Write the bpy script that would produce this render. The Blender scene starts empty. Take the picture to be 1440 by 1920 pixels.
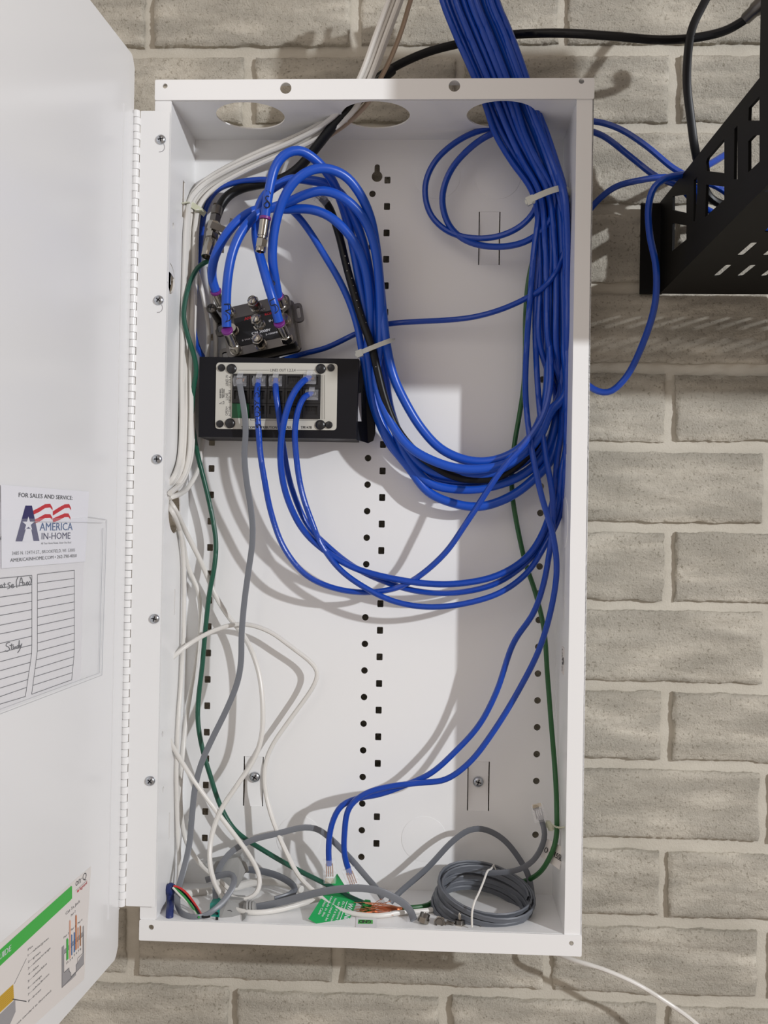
import bpy, bmesh, math, random
from mathutils import Vector, Matrix, noise
random.seed(7)
S = bpy.context.scene
COL = S.collection
MM = 0.001
# ------------------------------------------------------------------ camera (all working lengths in mm)
# axes: X right, Y into the wall (0 = front face of the enclosure), Z up
F = 1924.6; CAM = Vector((58.93, -888.97, -8.23))
Rr = Vector((0.99871232, 0.0479405, 0.01659537))
Rd = Vector((0.01612205, 0.01024302, -0.99981756))
Rf = Vector((-0.04810174, 0.99879767, 0.00945693))
cam = bpy.data.cameras.new('camera'); camo = bpy.data.objects.new('camera', cam); COL.objects.link(camo)
M = Matrix((( Rr.x, -Rd.x, -Rf.x), (Rr.y, -Rd.y, -Rf.y), (Rr.z, -Rd.z, -Rf.z))).to_4x4()
M.translation = CAM * MM
camo.matrix_world = M
cam.sensor_fit = 'VERTICAL'; cam.sensor_height = 36.0; cam.lens = 36.0 * F / 1920.0
cam.clip_start = 0.02; cam.clip_end = 20
S.camera = camo
# ------------------------------------------------------------------ light
S.view_settings.view_transform = 'Standard'; S.view_settings.look = 'None'
S.view_settings.exposure = 0.06; S.view_settings.gamma = 1.0; S.view_settings.use_curve_mapping = False
W = bpy.data.worlds.new('world'); S.world = W; W.use_nodes = True
W.node_tree.nodes['Background'].inputs[0].default_value = (1.0, 0.86, 0.76, 1)
W.node_tree.nodes['Background'].inputs[1].default_value = 0.37
def lamp(name, kind, loc, energy, color, size, target=None):
    l = bpy.data.lights.new(name, kind); l.energy = energy; l.color = color
    if kind == 'AREA': l.size = size
    else: l.shadow_soft_size = size
    o = bpy.data.objects.new(name, l); COL.objects.link(o); o.location = Vector(loc) * MM
    if target is not None:
        o.rotation_euler = (Vector(target) - Vector(loc)).to_track_quat('-Z', 'Y').to_euler()
    return o
lamp('work_lamp', 'POINT', (2200, -2000, 790), 238, (0.94, 0.962, 1.0), 0.038)
lamp('fill_light', 'AREA', (-900, -1900, 1100), 6, (1.0, 0.93, 0.87), 1.2, (0, 50, 0))  # added soft warm fill from the front left; stands for no known lamp

# ------------------------------------------------------------------ pixel -> real planes
def ray(u, v): return Rr * ((u - 720) / F) + Rd * ((v - 960) / F) + Rf
def P0(u, v, Y):
    d = ray(u, v); return CAM + d * ((Y - CAM.y) / d.y)
def P(u, v, Y):
    """point at depth Y; anything inside the box is kept clear of its bottom plate and side walls"""
    p = P0(u, v, Y)
    if 3 < Y < 91 and 290 < u < 1080 and 190 < v < 1765:
        if p.z < -356.0 and v > 1600:
            q = PZ(u, v, -356.0); p = q if q.y > 2.6 else P0(u, v, 2.6)
        if p.x < -174.3 and u > 309:
            q = PX(u, v, -174.3); p = q if q.y > 3 else p
        if p.x > 173.6 and v > 1450:
            q = PX(u, v, 173.6); p = q if q.y > 3 else p
    return p
def PX(u, v, X):
    d = ray(u, v); return CAM + d * ((X - CAM.x) / d.x)
def PZ(u, v, Z):
    d = ray(u, v); return CAM + d * ((Z - CAM.z) / d.z)
DA = math.radians(3.5)
DD = Vector((math.sin(DA), math.cos(DA), 0)); DN = Vector((math.cos(DA), -math.sin(DA), 0)); DO = Vector((-209.0, -3, 0))
def PD(u, v, off=0.0):
    d = ray(u, v); o = DO + DN * off
    return CAM + d * ((o - CAM).dot(DN) / d.dot(DN))

# ------------------------------------------------------------------ materials
def mat(name, col, rough=0.5, metal=0.0, trans=0.0, bump=None, coat=0.0, vary=None, spec=0.5):
    m = bpy.data.materials.new(name); m.use_nodes = True
    nt = m.node_tree; b = nt.nodes['Principled BSDF']
    b.inputs['Base Color'].default_value = (*col, 1); b.inputs['Roughness'].default_value = rough
    b.inputs['Metallic'].default_value = metal; b.inputs['Transmission Weight'].default_value = trans
    b.inputs['Coat Weight'].default_value = coat; b.inputs['Specular IOR Level'].default_value = spec
    if bump or vary:
        tc = nt.nodes.new('ShaderNodeTexCoord')
    if bump:
        n = nt.nodes.new('ShaderNodeTexNoise'); n.inputs['Scale'].default_value = bump[0]; n.inputs['Detail'].default_value = 5
        bp = nt.nodes.new('ShaderNodeBump'); bp.inputs['Strength'].default_value = bump[1]; bp.inputs['Distance'].default_value = bump[2]
        nt.links.new(tc.outputs['Object'], n.inputs['Vector']); nt.links.new(n.outputs['Fac'], bp.inputs['Height'])
        nt.links.new(bp.outputs['Normal'], b.inputs['Normal'])
    if vary:
        n2 = nt.nodes.new('ShaderNodeTexNoise'); n2.inputs['Scale'].default_value = vary[0]; n2.inputs['Detail'].default_value = 6
        cr = nt.nodes.new('ShaderNodeValToRGB'); cr.color_ramp.elements[0].position = 0.35; cr.color_ramp.elements[1].position = 0.65
        cr.color_ramp.elements[0].color = (*vary[1], 1); cr.color_ramp.elements[1].color = (*col, 1)
        nt.links.new(tc.outputs['Object'], n2.inputs['Vector']); nt.links.new(n2.outputs['Fac'], cr.inputs['Fac'])
        nt.links.new(cr.outputs['Color'], b.inputs['Base Color'])
    return m
WHITE = mat('white_powder_coat', (0.86, 0.86, 0.855), 0.26, bump=(900, 0.04, 0.0004))
DOORW = mat('door_paint', (0.79, 0.79, 0.79), 0.22)
BLUE = mat('blue_jacket', (0.007, 0.078, 0.50), 0.33)
BLUE2 = mat('blue_jacket_network', (0.005, 0.055, 0.39), 0.30, bump=(260, 0.25, 0.001))
NAVY = mat('navy_tape', (0.012, 0.025, 0.13), 0.5, bump=(300, 0.5, 0.001))
BLACK = mat('black_jacket', (0.005, 0.005, 0.006), 0.4, spec=0.3)
RACKM = mat('black_rack_paint', (0.003, 0.003, 0.003), 0.55, spec=0.18)
MODB = mat('black_module_steel', (0.005, 0.005, 0.008), 0.45, spec=0.25)
MODP = mat('black_plastic', (0.012, 0.012, 0.014), 0.3)
WCAB = mat('white_cable', (0.72, 0.70, 0.66), 0.35)
TAN = mat('tan_cable', (0.50, 0.38, 0.28), 0.4)
GREYC = mat('grey_flat_cable', (0.17, 0.18, 0.20), 0.38)
GREYC2 = mat('grey_coil_cable', (0.115, 0.125, 0.145), 0.36)
GREYA = mat('grey_adapter_plastic', (0.33, 0.33, 0.32), 0.5)
GREEN = mat('green_wire', (0.008, 0.085, 0.050), 0.35)
GREEN2 = mat('green_ground_wire', (0.018, 0.105, 0.026), 0.4)
GSCREW = mat('green_screw_metal', (0.02, 0.23, 0.05), 0.25, 0.7)
TAGG = mat('green_tag', (0.01, 0.36, 0.09), 0.45)
TEAL = mat('teal_plastic', (0.01, 0.24, 0.19), 0.35)
COPPER = mat('bare_copper', (0.75, 0.33, 0.18), 0.3, 0.9)
NICK = mat('nickel', (0.40, 0.375, 0.335), 0.17, 1.0)
SPLM = mat('splitter_cast_metal', (0.17, 0.16, 0.15), 0.33, 1.0)
STEEL = mat('zinc_screw', (0.5, 0.52, 0.55), 0.25, 1.0)
PURP = mat('purple_collar', (0.17, 0.02, 0.20), 0.4)
CLEAR = mat('clear_plastic', (0.95, 0.96, 1.0), 0.04, trans=1.0)
CLEAR.node_tree.nodes['Principled BSDF'].inputs['Transmission Weight'].default_value = 0; CLEAR.node_tree.nodes['Principled BSDF'].inputs['Alpha'].default_value = 0.20
GOLD = mat('gold_pin', (0.8, 0.62, 0.3), 0.3, 1.0)
INK = mat('black_ink', (0.008, 0.008, 0.01), 0.6)
INKG = mat('grey_ink', (0.06, 0.06, 0.065), 0.6)
PEN = mat('pencil_ink', (0.05, 0.05, 0.06), 0.7)
NAVI = mat('navy_ink', (0.025, 0.02, 0.11), 0.5)
BLUI = mat('blue_ink', (0.03, 0.13, 0.36), 0.5)
REDI = mat('red_ink', (0.55, 0.02, 0.03), 0.5)
GRNI = mat('green_ink', (0.045, 0.42, 0.055), 0.5)
YELI = mat('yellow_ink', (0.6, 0.38, 0.03), 0.5)
ORGI = mat('orange_ink', (0.55, 0.18, 0.06), 0.5)
BRNI = mat('brown_ink', (0.33, 0.13, 0.045), 0.5)
PEAI = mat('pale_orange_ink', (0.72, 0.38, 0.26), 0.5)
GREI = mat('grey_print', (0.32, 0.31, 0.32), 0.5)
PAPER = mat('white_sticker', (0.80, 0.80, 0.84), 0.4)
PAPER2 = mat('paper_sheet', (0.76, 0.75, 0.76), 0.55)
CREAM = mat('cream_label', (0.74, 0.70, 0.67), 0.4)
PLATE = mat('cream_face_plate', (0.56, 0.545, 0.49), 0.35)
SEAM = mat('sleeve_seam_plastic', (0.52, 0.53, 0.55), 0.3)
NYLON = mat('nylon_tie', (0.55, 0.56, 0.52), 0.35)
NYLY = mat('aged_nylon_tie', (0.60, 0.61, 0.46), 0.35)
FILM = mat('sleeve_film', (0.9, 0.92, 0.95), 0.08, trans=1.0)
FILM.node_tree.nodes['Principled BSDF'].inputs['Transmission Weight'].default_value = 0; FILM.node_tree.nodes['Principled BSDF'].inputs['Alpha'].default_value = 0.07
PCB = mat('green_circuit_board', (0.005, 0.10, 0.035), 0.4)
WIRER = mat('red_wire', (0.6, 0.03, 0.03), 0.35)
WIREG = mat('thin_green_wire', (0.03, 0.3, 0.07), 0.35)
def brick_mat(name, dark, light, fine, fs, smooth=False):
    m = bpy.data.materials.new(name); m.use_nodes = True; nt = m.node_tree; b = nt.nodes['Principled BSDF']
    L = nt.links.new; N = nt.nodes.new
    tc = N('ShaderNodeNewGeometry')
    n1 = N('ShaderNodeTexNoise'); n1.inputs['Scale'].default_value = 22; n1.inputs['Detail'].default_value = 8; n1.inputs['Roughness'].default_value = 0.65
    mp = N('ShaderNodeMapping'); mp.inputs['Scale'].default_value = (0.55, 1, 1.5)
    L(tc.outputs['Position'], mp.inputs['Vector']); L(mp.outputs['Vector'], n1.inputs['Vector'])
    cr = N('ShaderNodeValToRGB'); cr.color_ramp.elements[0].position = 0.36; cr.color_ramp.elements[1].position = 0.62
    cr.color_ramp.elements[0].color = (*dark, 1); cr.color_ramp.elements[1].color = (*light, 1)
    L(n1.outputs['Fac'], cr.inputs['Fac'])
    # pits in the paint
    n2 = N('ShaderNodeTexNoise'); n2.inputs['Scale'].default_value = 420 if not smooth else 160; n2.inputs['Detail'].default_value = 3
    L(tc.outputs['Position'], n2.inputs['Vector'])
    c2 = N('ShaderNodeValToRGB'); c2.color_ramp.elements[0].position = 0.30 if not smooth else 0.2; c2.color_ramp.elements[1].position = 0.42 if not smooth else 0.26
    c2.color_ramp.elements[0].color = (0.62, 0.60, 0.56, 1); c2.color_ramp.elements[1].color = (1, 1, 1, 1)
    L(n2.outputs['Fac'], c2.inputs['Fac'])
    mx = N('ShaderNodeMix'); mx.data_type = 'RGBA'; mx.blend_type = 'MULTIPLY'; mx.inputs[0].default_value = 1
    L(cr.outputs['Color'], mx.inputs[6]); L(c2.outputs['Color'], mx.inputs[7]); L(mx.outputs[2], b.inputs['Base Color'])
    n3 = N('ShaderNodeTexNoise'); n3.inputs['Scale'].default_value = fine; n3.inputs['Detail'].default_value = 6; n3.inputs['Roughness'].default_value = 0.7
    L(tc.outputs['Position'], n3.inputs['Vector'])
    # smooth worn streaks break up the grit
    n4 = N('ShaderNodeTexNoise'); n4.inputs['Scale'].default_value = 30; n4.inputs['Detail'].default_value = 4
    mp4 = N('ShaderNodeMapping'); mp4.inputs['Scale'].default_value = (0.4, 1, 1.9); L(tc.outputs['Position'], mp4.inputs['Vector']); L(mp4.outputs['Vector'], n4.inputs['Vector'])
    c4 = N('ShaderNodeValToRGB'); c4.color_ramp.elements[0].position = 0.38; c4.color_ramp.elements[1].position = 0.68
    c4.color_ramp.elements[0].color = (1, 1, 1, 1); c4.color_ramp.elements[1].color = (0.30, 0.30, 0.30, 1)
    L(n4.outputs['Fac'], c4.inputs['Fac'])
    mm = N('ShaderNodeMath'); mm.operation = 'MULTIPLY'; L(n3.outputs['Fac'], mm.inputs[0]); L(c4.outputs['Color'], mm.inputs[1])
    bp = N('ShaderNodeBump'); bp.inputs['Strength'].default_value = 1.0; bp.inputs['Distance'].default_value = fs
    L(mm.outputs[0] if not smooth else n3.outputs['Fac'], bp.inputs['Height']); L(bp.outputs['Normal'], b.inputs['Normal'])
    b.inputs['Roughness'].default_value = 0.75
    return m
BRICK = brick_mat('painted_brick', (0.57, 0.53, 0.445), (0.68, 0.635, 0.54), 560, 0.0042)
MORTAR = brick_mat('painted_mortar', (0.52, 0.485, 0.41), (0.60, 0.565, 0.485), 500, 0.0007, True)

# ------------------------------------------------------------------ object helpers
WL = {}
def setp(o, label=None, cat=None, group=None, kind=None):
    if label: o['label'] = label
    if cat: o['category'] = cat
    if group: o['group'] = group
    if kind: o['kind'] = kind
    return o
def place(o, w, parent):
    w = Vector(w); WL[o] = w
    if parent is not None:
        o.parent = parent; o.location = (w - WL[parent]) * MM
    else: o.location = w * MM
    COL.objects.link(o); return o
def thing(name, label, cat, loc, group=None):
    o = bpy.data.objects.new(name, None); o.empty_display_size = 0.01
    place(o, loc, None); return setp(o, label, cat, group)
def mesh(name, V, Fc, m, parent=None, smooth=False, label=None, cat=None, group=None, kind=None):
    V = [Vector(v) for v in V]
    c = Vector((0, 0, 0))
    for v in V: c += v
    c /= len(V)
    me = bpy.data.meshes.new(name); me.from_pydata([tuple((v - c) * MM) for v in V], [], Fc)
    me.materials.append(m)
    if smooth:
        for p in me.polygons: p.use_smooth = True
        try: me.set_sharp_from_angle(angle=math.radians(40))
        except Exception: pass
    me.update()
    o = bpy.data.objects.new(name, me); place(o, c, parent)
    return setp(o, label, cat, group, kind)
def again(src, w, parent, label=None):
    o = src.copy(); 
    for k in list(o.keys()):
        if k in ('label',): del o[k]
    o.parent = None; place(o, w, parent)
    if label: o['label'] = label
    return o
class MB:
    def __init__(s): s.V = []; s.F = []
    def add(s, V, Fc):
        n = len(s.V); s.V += [Vector(v) for v in V]; s.F += [tuple(i + n for i in f) for f in Fc]; return s
    def box(s, c, ex, ey, ez):   # half vectors
        c = Vector(c); V = [c + ex * a + ey * b + ez * d for a in (-1, 1) for b in (-1, 1) for d in (-1, 1)]
        return s.add(V, [(0, 1, 3, 2), (4, 6, 7, 5), (0, 4, 5, 1), (2, 3, 7, 6), (0, 2, 6, 4), (1, 5, 7, 3)])
    def bx(s, x0, x1, y0, y1, z0, z1):
        return s.box(((x0+x1)/2, (y0+y1)/2, (z0+z1)/2), Vector(((x1-x0)/2, 0, 0)), Vector((0, (y1-y0)/2, 0)), Vector((0, 0, (z1-z0)/2)))
    def lathe(s, A, d, prof, n=16, ph=0.0):
        A = Vector(A); d = Vector(d).normalized(); x = d.orthogonal().normalized(); y = d.cross(x)
        V = []; Fc = []
        for (t, r) in prof:
            for k in range(n):
                a = ph + 2 * math.pi * k / n; V.append(A + d * t + (x * math.cos(a) + y * math.sin(a)) * r)
        for i in range(len(prof) - 1):
            for k in range(n):
                k2 = (k + 1) % n; Fc.append((i*n+k, i*n+k2, (i+1)*n+k2, (i+1)*n+k))
        Fc.append(tuple(range(n))[::-1]); Fc.append(tuple(range((len(prof)-1)*n, len(prof)*n)))
        return s.add(V, Fc)
    def tube(s, pts, r, n=8, step=4.0, flat=None, up=None, closed=False):
        V, Fc = sweep(pts, r, n, step, flat, up); return s.add(V, Fc)
    def put(s, name, m, parent=None, smooth=False, **k): return mesh(name, s.V, s.F, m, parent, smooth, **k)
def smooth_path(pts, step):
    pts = [Vector(p) for p in pts]
    if len(pts) < 3: return pts
    q = [pts[0] * 2 - pts[1]] + pts + [pts[-1] * 2 - pts[-2]]
    out = []
    for i in range(1, len(q) - 2):
        p0, p1, p2, p3 = q[i-1], q[i], q[i+1], q[i+2]
        t0 = 0; t1 = t0 + max((p1-p0).length, 1e-4)**.5; t2 = t1 + max((p2-p1).length, 1e-4)**.5; t3 = t2 + max((p3-p2).length, 1e-4)**.5
        n = max(2, int((p2 - p1).length / step))
        for k in range(n):
            t = t1 + (t2 - t1) * k / n
            A1 = p0*((t1-t)/(t1-t0)) + p1*((t-t0)/(t1-t0)); A2 = p1*((t2-t)/(t2-t1)) + p2*((t-t1)/(t2-t1)); A3 = p2*((t3-t)/(t3-t2)) + p3*((t-t2)/(t3-t2))
            B1 = A1*((t2-t)/(t2-t0)) + A2*((t-t0)/(t2-t0)); B2 = A2*((t3-t)/(t3-t1)) + A3*((t-t1)/(t3-t1))
            out.append(B1*((t2-t)/(t2-t1)) + B2*((t-t1)/(t2-t1)))
    out.append(pts[-1])
    # light relaxation takes the kinks out of long runs
    for _ in range(2):
        out = [out[0]] + [(out[i-1] + out[i]*2 + out[i+1]) / 4 for i in range(1, len(out)-1)] + [out[-1]]
    return out
def sweep(pts, r, n=8, step=4.0, flat=None, up=None):
    path = smooth_path(pts, step); V = []; Fc = []
    prev = None
    for i, p in enumerate(path):
        t = (path[min(i+1, len(path)-1)] - path[max(i-1, 0)]).normalized()
        if up is not None: x = (up - t * up.dot(t)); x = x.normalized() if x.length > 1e-3 else t.orthogonal().normalized(); x = t.cross(x).normalized()
        elif prev is None: x = t.orthogonal().normalized()
        else: x = prev - t * prev.dot(t); x.normalize()
        prev = x; y = t.cross(x)
        if flat:   # rounded flat section: half width flat[0] along x, half thickness flat[1]
            w, h = flat; sec = [(w-h, h), (0, h*.86), (-(w-h), h), (-w, h*.5), (-w, -h*.5), (-(w-h), -h), (0, -h*.86), (w-h, -h), (w, -h*.5), (w, h*.5)]
            for (a, b) in sec: V.append(p + x*a + y*b)
            m = len(sec)
        else:
            for k in range(n):
                a = 2*math.pi*k/n; V.append(p + (x*math.cos(a) + y*math.sin(a))*r)
            m = n
    L = len(path)
    for i in range(L-1):
        for k in range(m):
            k2 = (k+1) % m; Fc.append((i*m+k, i*m+k2, (i+1)*m+k2, (i+1)*m+k))
    Fc.append(tuple(range(m))[::-1]); Fc.append(tuple(range((L-1)*m, L*m)))
    return V, Fc
def px(pts): return [P(*p) for p in pts]
def curve_mesh(polys, thick=0.0, text=None, bold=0.0):
    """flat filled outline(s) with holes (or lettering) -> (verts, faces) in its own xy plane"""
    if text is None:
        cu = bpy.data.curves.new('c', 'CURVE'); cu.dimensions = '2D'; cu.fill_mode = 'BOTH'
        for poly in polys:
            s = cu.splines.new('POLY'); s.points.add(len(poly) - 1); s.use_cyclic_u = True
            for i, (x, y) in enumerate(poly): s.points[i].co = (x, y, 0, 1)
    else:
        cu = bpy.data.curves.new('c', 'FONT'); cu.body = text; cu.size = 1.0; cu.resolution_u = 2; cu.offset = bold
    cu.extrude = thick / 2
    o = bpy.data.objects.new('c', cu); TMP.collection.objects.link(o)
    TMP.view_layers[0].update(); dg = TMP.view_layers[0].depsgraph
    me = bpy.data.meshes.new_from_object(o.evaluated_get(dg))
    V = [v.co.copy() for v in me.vertices]; Fc = [tuple(p.vertices) for p in me.polygons]
    bpy.data.objects.remove(o); bpy.data.curves.remove(cu); bpy.data.meshes.remove(me)
    return V, Fc
TMP = bpy.data.scenes.new('tmp')
def circ(x, y, r, n=20, ph=0): return [(x + r*math.cos(ph+2*math.pi*k/n), y + r*math.sin(ph+2*math.pi*k/n)) for k in range(n)]
def rect(x0, x1, y0, y1): return [(x0, y0), (x1, y0), (x1, y1), (x0, y1)]
def rrect(x0, x1, y0, y1, r, n=4):
    o = []
    for cx, cy, a0 in ((x1-r, y1-r, 0), (x0+r, y1-r, 90), (x0+r, y0+r, 180), (x1-r, y0+r, 270)):
        for k in range(n+1): a = math.radians(a0 + 90*k/n); o.append((cx+r*math.cos(a), cy+r*math.sin(a)))
    return o
def plate(name, polys, thick, O, ex, ey, m, parent=None, **k):
    V, Fc = curve_mesh(polys, thick); O = Vector(O); ex = Vector(ex); ey = Vector(ey); ez = ex.cross(ey)
    return mesh(name, [O + ex*v.x + ey*v.y + ez*v.z for v in V], Fc, m, parent, **k)
EX = Vector((1, 0, 0)); EY = Vector((0, 1, 0)); EZ = Vector((0, 0, 1))
TC = {}
def text(mb, s, P0, P1, up, bold=0.0, mono=None):
    """lettering from P0 to P1 along the baseline, capital height = up vector"""
    if bold > .011:   # heavier weight: a second strike a hair to the side
        text(mb, s, Vector(P0) + (Vector(P1)-Vector(P0)).normalized()*Vector(up).length*.07, Vector(P1) + (Vector(P1)-Vector(P0)).normalized()*Vector(up).length*.07, up)
    bold = 0.0; k = (s, bold)
    if k not in TC: TC[k] = curve_mesh(None, 0, s, bold)
    V, Fc = TC[k]; x0 = min(v.x for v in V); x1 = max(v.x for v in V)
    P0 = Vector(P0); P1 = Vector(P1); up = Vector(up)
    mb.add([P0 + (P1-P0)*((v.x-x0)/(x1-x0)) + up*(v.y/0.70) for v in V], Fc); return mb
def strip(mb, A, B, w, nrm, th=0.12):
    A = Vector(A); B = Vector(B); d = (B-A); s = d.normalized().cross(nrm).normalized()
    return mb.box((A+B)/2, d/2, s*(w/2), nrm*(th/2))
def poly_flat(mb, pts):   # simple convex or mildly concave polygon
    V = [Vector(p) for p in pts]; return mb.add(V, [tuple(range(len(V)))])

# ================================================================== THE SETTING: painted brick wall
WY = 105.0; KW = (WY + 888.97)/(96 + 888.97)
wall = bpy.data.objects.new('wall_back', None)
def grid_mesh(x0, x1, z0, z1, nx, nz, fy):
    V = []; Fc = []
    for j in range(nz+1):
        for i in range(nx+1):
            x = x0+(x1-x0)*i/nx; z = z0+(z1-z0)*j/nz; V.append((x, fy(x, z), z))
    for j in range(nz):
        for i in range(nx):
            a = j*(nx+1)+i; Fc.append((a, a+1, a+nx+2, a+nx+1))
    return V, Fc
def mort(x, z): return WY + 6.3 + 0.7*noise.noise(Vector((x*.03, z*.05, 3))) + 0.35*noise.noise(Vector((x*.15, z*.15, 7)))
V, Fc = grid_mesh(-760, 900, -680, 720, 166, 140, mort)
wall = mesh('wall_back', V, Fc, MORTAR, None, True, kind='structure')
wall['label'] = 'cream painted brick wall behind the enclosure'
def brick(x0, x1, z0, z1, seed):
    nx, nz = 110, 40; V = []; Fc = []
    rng = random.Random(seed)
    x0 += rng.uniform(-1.5, 1.5); x1 += rng.uniform(-1.5, 1.5); z0 += rng.uniform(-1, 1); z1 += rng.uniform(-1.2, 1.2)
    tx = rng.uniform(-1, 1)*.8; tz = rng.uniform(-1, 1)*.8; base = rng.uniform(-.8, .8)
    def pt(i, j, ring=0):
        u = i/nx; v = j/nz; x = x0+(x1-x0)*u; z = z0+(z1-z0)*v
        e = min(min(u, 1-u)*(x1-x0), min(v, 1-v)*(z1-z0))
        w = noise.noise(Vector((x*.045+seed*3, z*.045, 1.7)))*1.5 + noise.noise(Vector((x*.16, z*.2, seed)))*.9
        if e < .01:
            x += (2.0*noise.noise(Vector((x*.06, z*.06, seed+9))) + .8*noise.noise(Vector((x*.3, z*.3, seed+4))))
            z += (1.7*noise.noise(Vector((x*.05, z*.05, seed+19))) + .9*noise.noise(Vector((x*.3, z*.3, seed+14))))
        rd = 2.6*math.exp(-e/1.7)
        ridge = 1.3*noise.noise(Vector((x*.018+seed, z*.11, 5.5)))
        hf = noise.noise(Vector((x*.42, z*.42, seed+2)))*.6 + noise.noise(Vector((x*.9, z*.9, seed+6)))*.35
        return Vector((x, WY + base + tx*(u-.5)*2 + tz*(v-.5)*2 - w*.8 + ridge + hf + rd, z))
    for j in range(nz+1):
        for i in range(nx+1): V.append(pt(i, j))
    for j in range(nz):
        for i in range(nx):
            a = j*(nx+1)+i; Fc.append((a, a+1, a+nx+2, a+nx+1))
    # sides run back into the mortar
    per = [i for i in range(nx+1)] + [j*(nx+1)+nx for j in range(1, nz+1)] + [nz*(nx+1)+i for i in range(nx-1, -1, -1)] + [j*(nx+1) for j in range(nz-1, 0, -1)]
    n = len(V); cx = (x0+x1)/2; cz = (z0+z1)/2
    for k in per:
        v = V[k]; V.append(Vector((v.x + (0.8 if v.x > cx else -.8), WY + 13, v.z + (.8 if v.z > cz else -.8))))
    for q in range(len(per)):
        q2 = (q+1) % len(per); Fc.append((per[q2], per[q], n+q, n+q2))
    return V, Fc
sd = 0
CZ = [447.4, 371.9, 294.5, 218.3, 142.2, 67.7, -8.7, -84.0, -160.2, -235.2, -310.1, -382.9, -456.6]   # measured bed joints
CZ = [447.4 + 75.4*k for k in (3, 2, 1)] + CZ + [-456.6 - 75.4*k for k in (1, 2)]
for k in range(-3, 11 + 3):
    if k + 4 >= len(CZ): break
    ztop = -8.23 + KW*(CZ[k+3] + 8.23); zb = -8.23 + KW*(CZ[k+4] + 8.23)
    off, bl = (282.6, 204.6) if k % 2 == 0 else (376.5, 201.0)
    for j in range(-6, 4):
        xr = 58.93 + KW*(off + bl*j - 58.93); xl = xr - bl*KW
        if xr < -640 or xl > 720: continue
        V, Fc = brick(xl+5.6, xr-5.6, zb+5.8, ztop-5.8, sd); sd += 1
        mesh('brick', V, Fc, BRICK, wall, True)

# ================================================================== ENCLOSURE
HW, HH, D = 177.05, 358.6, 92.0
enc = thing('wiring_enclosure', 'tall white steel wiring enclosure with its door swung open, fixed to the brick wall', 'enclosure', (0, D, -HH-18))
# back panel with real perforations, keyhole and lanced tabs
holes = []
for k in range(0, 26):
    z = 319.7-25.4*k
    holes.append(rrect(9.7-2.9, 9.7+2.9, z-3.3, z+3.3, .6, 1)); holes.append(rrect(-155.7-2.9, -155.7+2.9, z-3.3, z+3.3, .6, 1))
c0 = P(690, 859, D)
for k in range(-10, 16): holes.append(circ(c0.x, c0.z - 25.4*k, 3.15, 16))
for k in range(-6, 20):
    z = 180.3-25.4*k; holes.append(circ(160.4, z, 3.15, 16))
kh = P(707, 331, D); khp = []
for a in range(-240, 61, 20): khp.append((kh.x+5.2*math.cos(math.radians(a)), kh.z+5.2*math.sin(math.radians(a))))
khp = [(kh.x + 5.2*math.cos(math.radians(a)), kh.z + 5.2*math.sin(math.radians(a))) for a in range(120, 421, 20)]
khp += [(kh.x+2.5, kh.z+9.5)] + [(kh.x+2.5*math.cos(math.radians(a)), kh.z+9.5+2.5*math.sin(math.radians(a))) for a in range(30, 151, 30)] + [(kh.x-2.5, kh.z+9.5)]
holes = [h for h in holes if not (abs(sum(p[0] for p in h)/len(h) - kh.x) < 6 and abs(sum(p[1] for p in h)/len(h) - kh.z) < 11)]
holes.append(khp)
tabs = []
for (u0, u1, v0, v1, scr) in ((877, 917, 1427, 1521, (897, 1467)), (457, 493, 1418, 1512, (477, 1458)), (898, 937, 397, 497, None)):
    a = P(u0, v0, D); b = P(u1, v1, D); tabs.append((a.x, b.x, b.z, a.z, scr)); holes.append(rect(a.x, b.x, b.z, a.z))
plate('back_panel', [rect(-HW, HW, -HH, HH)] + holes, 1.2, (0, D+.6, 0), EX, EZ, WHITE, enc)
def screw(parent, c, nrm, r, name='screw', m=STEEL):
    c = Vector(c); nrm = Vector(nrm).normalized(); mb = MB()
    mb.lathe(c, nrm, [(0, r), (r*.25, r*.98), (r*.45, r*.8), (r*.58, r*.45), (r*.6, .05)], 20)
    o = mb.put(name, m, parent, True)
    a = nrm.orthogonal().normalized(); b = nrm.cross(a); ang = random.uniform(0, 1.5)
    a2 = a*math.cos(ang)+b*math.sin(ang); b2 = nrm.cross(a2); mb = MB(); q = c + nrm*r*.52
    mb.box(q, a2*r*.55, b2*r*.11, nrm*r*.12); mb.box(q, b2*r*.55, a2*r*.11, nrm*r*.12)
    return o, mb
for (x0, x1, z0, z1, scr) in tabs:
    V = []; n = 12
    for i in range(n+1):
        t = i/n; z = z0+(z1-z0)*t; y = D - 3.5*math.sin(math.pi*t)**.6 if False else D + .6 + 3.0*math.sin(math.pi*t)
        V += [(x0+1.0, y, z), (x1-1.0, y, z)]
    t_ = mesh('screw_tab', V, [(2*i, 2*i+1, 2*i+3, 2*i+2) for i in range(n)], WHITE, enc, True)
    if scr:
        sp = P(scr[0], scr[1], D); o, mb = screw(t_, (sp.x, D+2.6, sp.z), (0, -1, 0), 5.0)
        mb.put('cross_slot', INK, t_)
for (u, v, r) in ((820, 330, 22), (934, 331, 21.5), (795, 1573, 21.5), (560, 1571, 21.5)):
    c = P(u, v, D); mb = MB(); mb.lathe((c.x, D+.1, c.z), (0, -1, 0), [(0, r), (.38, r-.05), (.42, r-.5)], 48); mb.put('knockout', WHITE, enc, True)
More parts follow.
